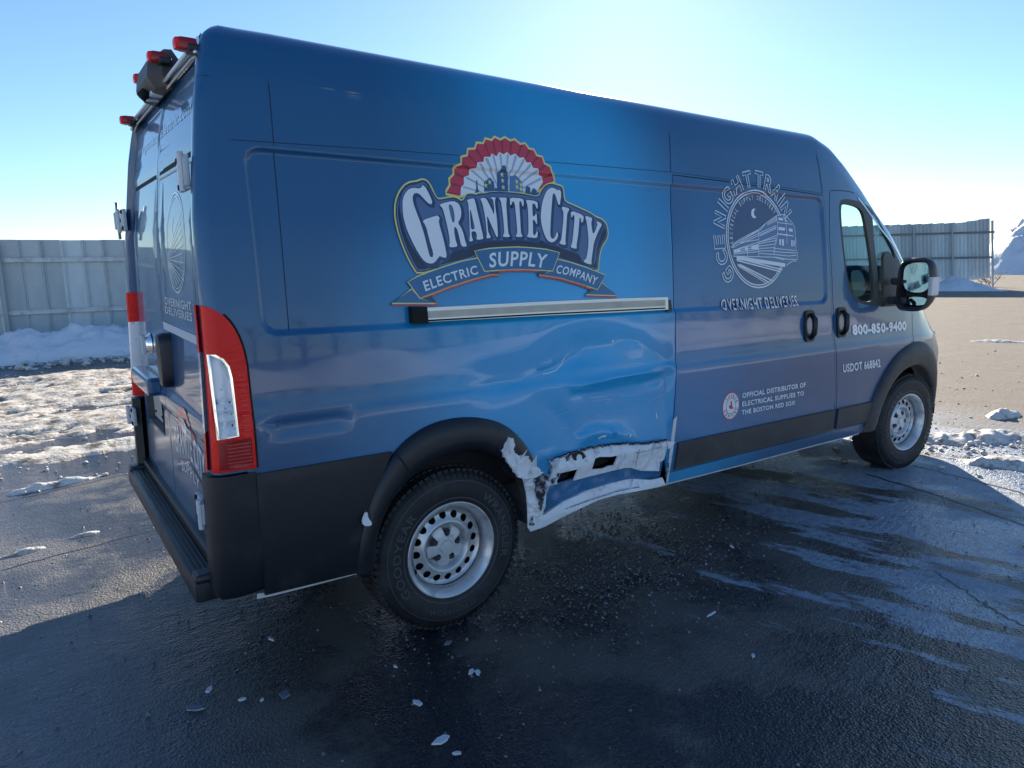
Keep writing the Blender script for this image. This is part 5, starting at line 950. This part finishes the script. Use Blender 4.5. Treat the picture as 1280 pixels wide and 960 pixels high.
# ------------------------------------------------------------------ ground
def ground_material():
    m = bpy.data.materials.new('wet_asphalt'); m.use_nodes = True; n = m.node_tree.nodes; l = m.node_tree.links; b = n['Principled BSDF']
    tc = n.new('ShaderNodeTexCoord'); P = tc.outputs['Object']; sx = n.new('ShaderNodeSeparateXYZ'); l.new(P, sx.inputs[0])
    def nz(sc, det=8, ro=.6, vec=None, typ='ShaderNodeTexNoise'):
        t = n.new(typ); t.inputs['Scale'].default_value = sc
        if typ == 'ShaderNodeTexNoise': t.inputs['Detail'].default_value = det; t.inputs['Roughness'].default_value = ro
        l.new(vec or P, t.inputs['Vector']); return t.outputs[0]
    def mth(op, a, b_=None, c=None, cl=False):
        q = n.new('ShaderNodeMath'); q.operation = op; q.use_clamp = cl
        for i, v in enumerate((a, b_, c)):
            if v is None: continue
            if isinstance(v, (int, float)): q.inputs[i].default_value = v
            else: l.new(v, q.inputs[i])
        return q.outputs[0]
    def rng(v, a, b_, lo=0, hi=1, smooth=True):
        q = n.new('ShaderNodeMapRange'); q.interpolation_type = 'SMOOTHSTEP' if smooth else 'LINEAR'
        q.inputs[1].default_value = a; q.inputs[2].default_value = b_; q.inputs[3].default_value = lo; q.inputs[4].default_value = hi; l.new(v, q.inputs[0]); return q.outputs[0]
    def mix(fc, a, b_):
        q = n.new('ShaderNodeMix'); q.data_type = 'RGBA'; l.new(fc, q.inputs[0])
        for i, v in ((6, a), (7, b_)):
            if isinstance(v, tuple): q.inputs[i].default_value = (*v, 1)
            else: l.new(v, q.inputs[i])
        return q.outputs[2]
    big = nz(.35, 4); med = nz(1.4, 7, .65); fine = nz(160, 3, .7); grit = nz(55, 5, .75)
    # dryness: the lot is dry far away and to the right, wet round the van
    dx = mth('ADD', sx.outputs[0], mth('MULTIPLY', big, 4.0)); far = rng(dx, 6.2, 9.0)
    dy = mth('ADD', sx.outputs[1], mth('MULTIPLY', big, 6.0)); fary = rng(dy, 11.5, 17)
    dry = mth('MAXIMUM', far, fary)
    patch = rng(mth('ADD', med, mth('MULTIPLY', big, .5)), .70, .86); wet = mth('SUBTRACT', 1., mth('MAXIMUM', dry, mth('MULTIPLY', patch, .35)), cl=True)
    # thin pale ice / salt film, drawn out along a slanting direction
    mp = n.new('ShaderNodeMapping'); mp0 = n.new('ShaderNodeMapping'); mp0.inputs['Rotation'].default_value = (0, 0, math.radians(-16)); l.new(P, mp0.inputs[0]); mp.inputs['Scale'].default_value = (2.3, .60, 1); l.new(mp0.outputs[0], mp.inputs[0])
    wv = nz(1.15, 9, .62, mp.outputs[0]); wv2 = nz(6, 8, .7, mp.outputs[0])
    icen = mth('ADD', wv, mth('MULTIPLY', wv2, .16))
    u = mth('ADD', mth('MULTIPLY', sx.outputs[0], .72), mth('MULTIPLY', sx.outputs[1], -.30))     # stronger towards the front right
    ith = rng(u, .9, 2.8, .70, .50, False); ice = rng(mth('SUBTRACT', icen, ith), .0, .045); ice = mth('MULTIPLY', ice, rng(sx.outputs[0], .7, 1.3)); ice = mth('MULTIPLY', ice, rng(sx.outputs[0], 7, 5)); ice = mth('MULTIPLY', ice, rng(sx.outputs[1], .6, -.1))
    base = mix(rng(grit, .35, .70), (.006,.008,.013), (.028,.034,.046)); base = mix(rng(fine, .62, .74), base, (.11,.11,.115))
    dryc = mix(rng(med, .35, .7), (.22,.188,.15), (.30,.262,.215)); dryc = mix(rng(grit, .5, .75), dryc, (.14,.122,.10))
    c = mix(wet, dryc, base)
    film = mth('MULTIPLY', ice, rng(nz(24, 6, .7), .30, .62, .35, .85)); c = mix(film, c, (.36,.44,.54))
    # dried salt haze; behind the van it paints the sunlit sheen in
    salt_sheen = mth('MULTIPLY', mth('ADD', rng(med, .55, .75, 0, .20), mth('MULTIPLY', rng(sx.outputs[0], -.6, -1.9), rng(med, .2, .6, .35, .75))), wet, cl=True); c = mix(salt_sheen, c, (.19,.21,.245))
    l.new(c, b.inputs['Base Color'])
    r = mix(wet, (.85,.85,.85), (.09,.09,.09)); rr = n.new('ShaderNodeRGBToBW'); l.new(r, rr.inputs[0])
    rv = mth('ADD', rr.outputs[0], mth('MULTIPLY', rng(med, .42, .62), .14)); rv = mth('ADD', rv, mth('MULTIPLY', film, .25), cl=True); l.new(rv, b.inputs['Roughness'])
    b.inputs['Specular IOR Level'].default_value = .5
    # relief: aggregate, ripples of refrozen melt, cracks
    rip = n.new('ShaderNodeMapping'); rip.inputs['Rotation'].default_value = (0, 0, math.radians(-38)); rip.inputs['Scale'].default_value = (1, 3.2, 1); l.new(P, rip.inputs[0])
    vo = n.new('ShaderNodeTexVoronoi'); vo.inputs['Scale'].default_value = 95; l.new(P, vo.inputs['Vector'])
    h = mth('ADD', mth('MULTIPLY', vo.outputs[0], .38), mth('MULTIPLY', nz(9, 8, .62, rip.outputs[0]), 1.0)); h = mth('ADD', h, mth('MULTIPLY', med, 2.4)); h = mth('ADD', h, mth('MULTIPLY', fine, .12)); h = mth('ADD', h, mth('MULTIPLY', film, .15))
    bp = n.new('ShaderNodeBump'); bp.inputs['Strength'].default_value = .75; bp.inputs['Distance'].default_value = .014; l.new(h, bp.inputs['Height']); l.new(bp.outputs[0], b.inputs['Normal'])
    return m
M_gnd = ground_material()
gr = mesh('ground', [(-1500,-1500,0),(1500,-1500,0),(1500,1500,0),(-1500,1500,0)], [(0,1,2,3)], M_gnd, None, False); tag(gr, kind='structure')
M_crk = mat('crack_filler', (.008,.009,.011), .5)
def crack(pts, w):
    q = curve(pts, 60, False, 1); q = q+np.array([(random.gauss(0,.006), random.gauss(0,.006)) for _ in q]); V, F = band_line(q, w); k = len(q)
    o = mesh('pavement_crack', [(a, b, .002) for a, b in V], [f_[::-1] for f_ in F], M_crk, None, False); tag(o, kind='structure')
crack([(4.15,-1.0),(4.12,-1.35),(4.05,-1.8),(3.95,-2.4),(3.9,-3.2)], .022); crack([(3.65,-.9),(3.56,-1.5),(3.36,-2.1),(3.2,-2.8),(3.1,-4)], .018); crack([(2.3,-2.0),(2.0,-2.5),(1.8,-3.1)], .010); crack([(-4,.5),(-2.2,.95),(-1.3,1.15),(-.6,1.25)], .008); crack([(-6,2.1),(-2.2,2.35),(-.8,2.75),(.6,3.0)], .008)
# ------------------------------------------------------------------ snow
def snow_mat(name, c1, c2, lo, hi, sc=3, dirt=.0):
    m = mat(name, c1, .62, bump=(26,.7,.02), var=(sc, c2, lo, hi)); m.node_tree.nodes['Principled BSDF'].inputs['Subsurface Weight'].default_value = .0; return m
M_snow = snow_mat('ploughed_snow', (.78,.80,.83), (.46,.46,.46), .58, .80, 6); M_slush = snow_mat('dirty_slush', (.66,.65,.62), (.20,.18,.155), .50, .64, 9); M_slushl = snow_mat('trodden_slush', (.70,.65,.56), (.23,.19,.14), .46, .61, 7)
def hfield(name, x0, x1, y0, y1, st, hf, m, sky_=-.004):
    xs = np.arange(x0, x1, st); ys = np.arange(y0, y1, st); nx, ny = len(xs), len(ys); H = np.array([[hf(a, b) for b in ys] for a in xs])
    keep = H > 0; V = []; idx = -np.ones((nx, ny), int); F = []
    for i in range(nx-1):
        for j in range(ny-1):
            if keep[i:i+2, j:j+2].any():
                q = []
                for a, b in ((i,j),(i+1,j),(i+1,j+1),(i,j+1)):
                    if idx[a, b] < 0: idx[a, b] = len(V); V.append((xs[a], ys[b], max(H[a, b], sky_*2) ))
                    q.append(idx[a, b])
                F.append(q)
    return mesh(name, V, F, m, None)
N = lambda x, y, s, z=0.: noise.noise(Vector((x*s, y*s, z)))
Fr = lambda x, y, s, z=0., o=5: noise.fractal(Vector((x*s, y*s, z)), .75, 2.1, o)
def slush(x, y):
    e = float(sstep(2.6, 4.6, y+.9*N(x, y, .6)+.04*x))*float(sstep(10.4, 9.2, y+.4*N(x, 3, .5))); e *= float(sstep(5, 1.5, x))
    v = Fr(x*.55, y*1.6, 1.1, 2., 6)*.5+.22*N(x, y, 5, 7)+.10*N(x, y, 14, 3)
    t = v-.36+.54*e if e > .02 else -1
    return .003+.11*min(t, .45)+.022*max(0, N(x, y, 11, 9))*e if t > 0 else -.01
so_ = hfield('slush', -9, 4.2, 2.3, 10.4, .045, slush, M_slushl); tag(so_, 'dirty trodden slush scattered over the asphalt beside the fence', kind='stuff')
def blob_patch(name, cx_, cy_, rx_, ry_, ang, h, seed, m, label, cat, st=.02, thr=.0, grp=None):
    ca, sa = math.cos(ang), math.sin(ang)
    def hf(x, y):
        u, v = (x-cx_), (y-cy_); a, b = (u*ca+v*sa)/rx_, (-u*sa+v*ca)/ry_
        d = 1-math.hypot(a, b)+.45*Fr(x, y, 2.2, seed)+.25*N(x, y, 9, seed)-thr
        return h*min(max(d, 0), .8)**.7*(1+.5*N(x, y, 13, seed+2))+.002 if d > 0 else -.008
    r = max(rx_, ry_)*1.6; o = hfield(name, cx_-r, cx_+r, cy_-r, cy_+r, st, hf, m); tag(o, label, cat, grp); return o
blob_patch('snow_patch', -1.42, 2.72, .34, .06, .18, .05, 3., M_slush, 'narrow ridge of sunlit slush alone on the wet asphalt left of the van', 'snow patch', .014)
blob_patch('snow_patch', -1.62, 1.28, .16, .035, .2, .025, 5., M_slush, 'thin flat smear of sunlit slush nearest the shadow edge on the left', 'snow patch', .012)
blob_patch('snow_patch', -1.30, 1.38, .09, .022, .15, .018, 6., M_slush, 'tiny oval of sunlit slush between the shadow edge and the van step', 'snow patch', .010)
blob_patch('snow_patch', 5.45, -.98, .85, .20, -.72, .075, 8., M_slush, 'long lumpy strip of snow in front of the front wheel', 'snow patch', .022)
blob_patch('snow_patch', 5.1, -1.75, .9, .14, -.75, .08, 9., M_slush, 'second snow strip nearer the camera beside the front wheel, cut by the right edge', 'snow patch', .022)
blob_patch('snow_patch', 6.55, -.70, .20, .10, -.3, .10, 11., M_slush, 'small isolated snow lump beyond the strip in front of the van', 'snow patch', .018)
blob_patch('snow_patch', 13.5, 2.0, .45, .16, -1.0, .04, 12., M_slush, 'small flat snow remnant far out on the dry sunlit asphalt', 'snow patch', .03)
# snow banks along the fences
FY = 14.1
def bankL(x, y):
    c = 12.75+.25*N(x, 0, .25); w = 1.0+.25*N(x, 1, .4); d = 1-abs(y-c)/w
    if d <= 0: return -.02
    top = .50+.30*N(x, 2, .55)+.16*N(x, 5, 1.7); return max(d, 0)**.65*top*(1+.35*Fr(x, y, 1.5, 4.)+.12*N(x, y, 6, 2.)+.05*N(x, y, 16, 1.))
o = hfield('snow_bank', -13, 11, 11.1, 14.0, .07, bankL, M_snow); tag(o, 'shaded bank of ploughed snow along the near fence on the left', 'snow bank')
A = np.array([33.4, 14.9]); B = np.array([35.9, 11.1]); dirf = (B-A)/np.linalg.norm(B-A); nf = np.array([-dirf[1], dirf[0]]); 
if nf @ (np.array(CAM_P[:2])-A) < 0: nf = -nf
A0 = A-dirf*25
def bankR(x, y):
    p = np.array([x, y])-A0; s = p@dirf-14; t = p@nf
    if s < -14 or s > 16.0: return -.03
    c = .7; w = 1.9; d = 1-abs(t-c)/w
    if d <= 0: return -.03
    return max(d, 0)**.6*(.52+.35*N(s, 0, .45)+.30*N(s, 3, 1.3))*(1+.5*Fr(x, y, 1.3, 4.)+.25*N(x, y, 3, 1.))*float(sstep(16.0, 14.6, s))
o = hfield('snow_bank', 17, 41, 8, 38, .12, bankR, M_snow); tag(o, 'low bank of snow at the foot of the far fence behind the door mirror', 'snow bank')
def pile(x, y):
    d = 1-math.hypot((x-72)/11, (y-19.6)/5.9); 
    if d <= 0: return -.05
    return 5.4*min(1, d*1.5)**.8*(1+.30*Fr(x, y, .22, 2.)+.14*N(x, y, 1.0, 2.)+.06*N(x, y, 2.6, 2.))
o = hfield('snow_pile', 58, 86, 12, 29, .25, pile, M_snow); tag(o, 'tall sunlit heap of ploughed snow at the right edge beyond the fence end', 'snow pile')
# ------------------------------------------------------------------ fences of grey metal sheets
M_fence = mat('grey_fence_sheet', (.58,.63,.64), .48, bump=(3,.15,.02), var=(2.2,(.47,.53,.54),.4,.7)); M_frail = mat('fence_rail_paint', (.62,.65,.65), .5, var=(5,(.3,.33,.34),.45,.7)); M_post = mat('fence_post_paint', (.36,.40,.41), .5); M_raild = mat('shaded_rail_paint', (.17,.19,.21), .6)  # last rail colour is darker: shade on the far rails painted in
_n = M_fence.node_tree.nodes; _l = M_fence.node_tree.links; _oi = _n.new('ShaderNodeObjectInfo'); _hs = _n.new('ShaderNodeHueSaturation'); _mr = _n.new('ShaderNodeMapRange'); _mr.inputs[3].default_value = .80; _mr.inputs[4].default_value = 1.14; _l.new(_oi.outputs['Random'], _mr.inputs[0]); _l.new(_mr.outputs[0], _hs.inputs['Value']); _src = _n['Principled BSDF'].inputs['Base Color'].links[0].from_socket; _l.new(_src, _hs.inputs['Color']); _l.new(_hs.outputs[0], _n['Principled BSDF'].inputs['Base Color'])
def sheet_mesh(w, h, name='fence_sheet', ribs=1):      # shallow pan with a double rib at its edge
    pr = [(-.006,.001),(.018,0),(.026,.022),(.042,.022),(.050,.002),(.058,.002),(.066,.020),(.078,.020),(.086,0),(w/ribs*.75,.003),(w/ribs,0)]; pr = [(a+q*w/ribs, b) for q in range(ribs) for a, b in (pr if q == 0 else pr[1:])]
    V = [(a, -b, z) for z in (0, h) for a, b in pr]; k = len(pr); F = [(i, i+1, k+i+1, k+i) for i in range(k-1)]
    me = bpy.data.meshes.new(name); me.from_pydata(V, [], F); me.update(); return me
def fence(name, p0, p1, h, sw, posts, rails, label, z0=0., jog=0., front=-1, lean=0., ribs=1):
    R = empty('metal_fence', (p0[0], p0[1], z0), math.atan2(p1[1]-p0[1], p1[0]-p0[0])); tag(R, label, 'fence'); L = math.hypot(p1[0]-p0[0], p1[1]-p0[1]); n = int(L/sw); L = n*sw
    me = sheet_mesh(sw, h, ribs=ribs); me.materials.append(M_fence)
    for k in range(n):
        o = bpy.data.objects.new('panel', me); SC.collection.objects.link(o); o.parent = R; o.location = (k*sw, random.uniform(-.004, .004), jog*(max(0, k-n+3)+.4*(k > n*.75))/3+random.uniform(-.006, .006)*(jog == 0)); o.rotation_euler.y = random.uniform(-.002, .002)-lean
    for z in rails:
        m = MB().box((L/2, front*.055, z), (L, .05, .085), .006).box((L/2, front*.085, z+.045), (L, .02, .012)); m.done('rail', M_frail if ribs == 1 else M_raild, R)
    for x in posts:
        m = MB().box((0, 0, (h+.02)/2), (.07, .07, h+.02), .008).done('post', M_post, R); m.location = (x, front*.11, 0); m.rotation_euler.y = -lean
    return R
fence('metal_fence', (-13, FY), (12, FY), 2.27, .375, [x for x in np.arange(1.5, 25, 4.9)], (.80, 1.86), 'grey metal sheet fence standing near behind the snow bank on the left')
f2 = fence('metal_fence', tuple(A0), tuple(B+dirf*.17), 2.75, .457, [.3, 3.5, 6.7, 9.9, 13.1, 16.3, 18.6, 20.2, 21.8, 23.4, 25.0, 26.6, 28.2], (1.15, 2.30), 'far grey fence with stepped top edge seen behind the door mirror', .30, .20, -1, .085, 3)
# end post and dead bush at the far end of that fence
pe = MB().box((0,0,1.65), (.09,.09,2.9), .01).box((0,0,3.12), (.12,.12,.04), .01).done('end_post', M_post); pe.rotation_euler = (0, -.085, math.atan2(dirf[1], dirf[0])); pe.location = (B[0]+dirf[0]*.30, B[1]+dirf[1]*.30, 0); tag(pe, 'lone thin steel post just past the right end of the far fence', 'post')
# broken clods fallen from the banks and strewn through the slush
_bm = bmesh.new(); bmesh.ops.create_icosphere(_bm, subdivisions=1, radius=1); _iv = [v.co.copy() for v in _bm.verts]; _bm.verts.index_update(); _if = [tuple(v.index for v in q.verts) for q in _bm.faces]; _bm.free()
def clods(name, pts, label, seed):
    rnd = random.Random(seed); m = MB()
    for x, y, s in pts(rnd): m.add([(x+v.x*s*rnd.uniform(.7, 1.25), y+v.y*s*rnd.uniform(.7, 1.25), s*.35+v.z*s*rnd.uniform(.45, .8)) for v in _iv], _if)
    tag(m.done(name, M_slush), label, kind='stuff')
clods('snow_clods', lambda r: [(r.uniform(-10, 6), 11.25+abs(r.gauss(0, .25))-r.random()**2*.9, abs(r.gauss(0, .035))+.012) for _ in range(900)]+[(r.uniform(-6, 2), r.uniform(2.6, 10.2), abs(r.gauss(0, .011))+.005) for _ in range(1500)], 'loose clods of dirty snow', 3)
clods('snow_crumbs', lambda r: [(5.3+(a := r.gauss(0, .75))*.75+(b := r.gauss(0, .22))*.6, -1.15-a*.66+b*.75, abs(r.gauss(0, .012))+.004) for _ in range(450)]+[(r.uniform(4.2, 12), r.uniform(-3, 3), abs(r.gauss(0, .009))+.004) for _ in range(200)], 'crumbs of snow round the strips in front of the van', 5)
# side fences that the doors and flank mirror
fence('metal_fence', (-13, -22), (-13, FY), 2.27, .375, [x for x in np.arange(1.5, 36, 4.9)], (.80, 1.86), 'grey metal sheet fence at the left edge, seen only mirrored in the rear doors')
def bankW(x, y):
    d = 1-abs(x+12)/(.9+.3*N(0, y, .4)); return -.02 if d <= 0 else max(d, 0)**.65*(.45+.3*N(1, y, .5))*(1+.3*Fr(x, y, 1.2, 4.))
o = hfield('snow_bank', -13.4, -10.6, -20, 12, .12, bankW, M_snow); tag(o, 'bank of snow along the side fence, seen only mirrored in the rear doors', 'snow bank')
def bankS(x, y):
    d = 1-abs(y+27)/(2.6+.8*N(x, 0, .2)); return -.02 if d <= 0 else max(d, 0)**.65*(1.2+.8*N(x, 1, .2))*(1+.3*Fr(x, y, .5, 4.))
o = hfield('snow_bank', -26, 50, -31, -23, .3, bankS, M_snow); tag(o, 'long heap of snow across the lot behind the camera, mirrored in the van flank', 'snow bank')
M_twig = mat('dead_twigs', (.09,.07,.055), .9)
def bush(x, y, h, n, label, cat='bush', name='dead_bush'):
    m = MB(); rnd = random.Random(int(x*7+y))
    def br(p, d, L, r, lv):
        q = [p]; 
        for k in range(3): d = (d+Vector((rnd.gauss(0,.22), rnd.gauss(0,.22), rnd.gauss(.05,.15)))).normalized(); q.append(q[-1]+d*L/3)
        m.tube(q, [r, r*.8, r*.6, r*.4], 4, False)
        if lv: 
            for _ in range(3): br(q[rnd.randint(1, 3)], (d+Vector((rnd.gauss(0,.7), rnd.gauss(0,.7), rnd.gauss(0,.5)))).normalized(), L*.62, r*.55, lv-1)
    for _ in range(n): br(Vector((x+rnd.gauss(0,.2), y+rnd.gauss(0,.2), 0)), Vector((rnd.gauss(0,.4), rnd.gauss(0,.4), 1)).normalized(), h*.5, .02, 3)
    o = m.done(name, M_twig); tag(o, label, cat); return o
bush(B[0]+2.4, B[1]+.6, 1.3, 6, 'dark leafless bush between the far fence end and the snow heap')
def field(x, y): return .02+.05*(1+N(x, y, .35))+.03*N(x, y, 1.2) if N(x, y, .16, 5.)+.35*N(x, y, .7, 3.) > -.22 and N(x,y,.3)>-.9 else -.02  # unseen snow added to bounce light and a pale band onto the van
o = hfield('unseen_bounce_snow', -30, 60, -50, -17, .6, field, M_snow); tag(o, 'unseen snow added behind the camera to lighten and mirror in the van flank', kind='stuff')
# distant leafless tree line behind the camera (for reflections) 
m = MB(); rnd = random.Random(4)
for k in range(70):
    x = -70+k*2.6+rnd.uniform(-1, 1); y = -75+rnd.uniform(-6, 6); h = rnd.uniform(5, 9); m.tube([(x,y,0),(x+rnd.uniform(-.4,.4),y,h*.6),(x+rnd.uniform(-.8,.8),y,h)], [.22,.14,.04], 5)
    for _ in range(26):
        z = rnd.uniform(.25, .95)*h; a = rnd.uniform(0, 6.28); L = (h-z*.6)*.35; m.tube([(x,y,z),(x+L*math.cos(a),y+L*math.sin(a),z+L*.7)], [.07,.02], 3, False)
o = m.done('tree_line', M_twig); tag(o, 'distant bare wood behind the camera', kind='stuff')
# ------------------------------------------------------------------ crash debris on the asphalt
M_chip = mat('white_plastic_chip', (.66,.70,.76), .35, coat=.5); M_chipg = mat('grey_plastic_chip', (.16,.19,.24), .3, coat=.6)
CH = [(-.72,-.60,.030,0,'white paint chip lying alone behind the rear wheel, nearest the bumper'),(-.80,-1.05,.045,1,'grey plastic flake, rightmost of the row in the shade behind the bumper'),(-1.03,-.84,.026,0,'small pale chip at the upper left of the shaded cluster behind the bumper'),(-1.10,-.93,.042,1,'dark grey sliver at the lower left of the shaded cluster behind the bumper'),(-.94,-.98,.022,0,'tiny white fleck in the middle of the shaded row behind the bumper'),(-.88,-1.03,.018,0,'tiniest white crumb below the middle of the shaded row behind the bumper'),
 (-.41,-1.40,.030,0,'white triangular shard left of the large one near the picture bottom'),(-.44,-1.64,.040,0,'largest white shard, nearest the bottom edge below the rear wheel'),(-.43,-1.73,.018,0,'little white crumb right of the largest shard at the bottom'),(-.14,-1.35,.024,0,'left one of two touching pale chips below the rear tyre'),(-.12,-1.37,.022,0,'right one of two touching pale chips below the rear tyre'),(-.37,-1.13,.016,0,'tiny white fleck halfway between the rear tyre and the bottom edge'),(-.10,-1.10,.028,1,'grey shard leaning by the foot of the rear tyre'),
 (1.05,-1.02,.030,1,'thin grey splinter on the wet asphalt right of the rear wheel'),(1.72,-1.17,.024,0,'pale chip on the dark wet asphalt below the sliding door'),(.86,-1.95,.022,0,'pale pebble at the lower right among rough grit'),(1.0,-1.62,.05,0,'long thin ice splinter right of the picture centre near the bottom')]
for i, (x, y, s, k, lab) in enumerate(CH):
    rnd = random.Random(i+3); nn = rnd.choice((4, 5, 6)); an = rnd.uniform(0, 3); el_ = rnd.uniform(.35, .7) if i != 16 else .08; ti = rnd.uniform(.05, .3)
    P = []
    for q in range(nn):
        a = 2*math.pi*q/nn+rnd.uniform(-.3, .3); r = s*rnd.uniform(.7, 1.05); u_, v_ = r*math.cos(a), r*math.sin(a)*el_; P.append((u_*math.cos(an)-v_*math.sin(an), u_*math.sin(an)+v_*math.cos(an), .003+ti*(v_+s*.5)*.6))
    V = P+[(a*.92, b*.92, c+.006) for a, b, c in P]; F = [tuple(range(nn))[::-1], tuple(range(nn, 2*nn))]+[(q, (q+1) % nn, nn+(q+1) % nn, nn+q) for q in range(nn)]
    o = mesh('debris_chip', V, F, M_chipg if k else M_chip, None, False); o.location = (x, y, 0); tag(o, lab, 'debris', 'broken bits scattered round the rear wheel')
# grit crumbs: nobody could count them
m = MB(); rnd = random.Random(9)
for k in range(7000):
    if k < 3800: x = rnd.gauss(1.0, .55); y = rnd.gauss(-.95, .30)
    else: x = rnd.uniform(-2.5, 6); y = rnd.uniform(-3.2, 2.2)
    s = abs(rnd.gauss(0, .0035))+.0018; a = rnd.uniform(0, 3); V = [(x+s*math.cos(a+q*1.57)*rnd.uniform(.6, 1.2), y+s*math.sin(a+q*1.57), 0) for q in range(4)]+[(x+rnd.uniform(-s,s)*.3, y, s*rnd.uniform(.6,1.3))]
    m.add(V, [(0,1,4),(1,2,4),(2,3,4),(3,0,4)])
tag(m.done('grit', mat('grit_crumbs', (.10,.10,.105), .5, var=(40,(.30,.30,.31),.5,.6))), 'loose grit and road crumbs', kind='stuff')
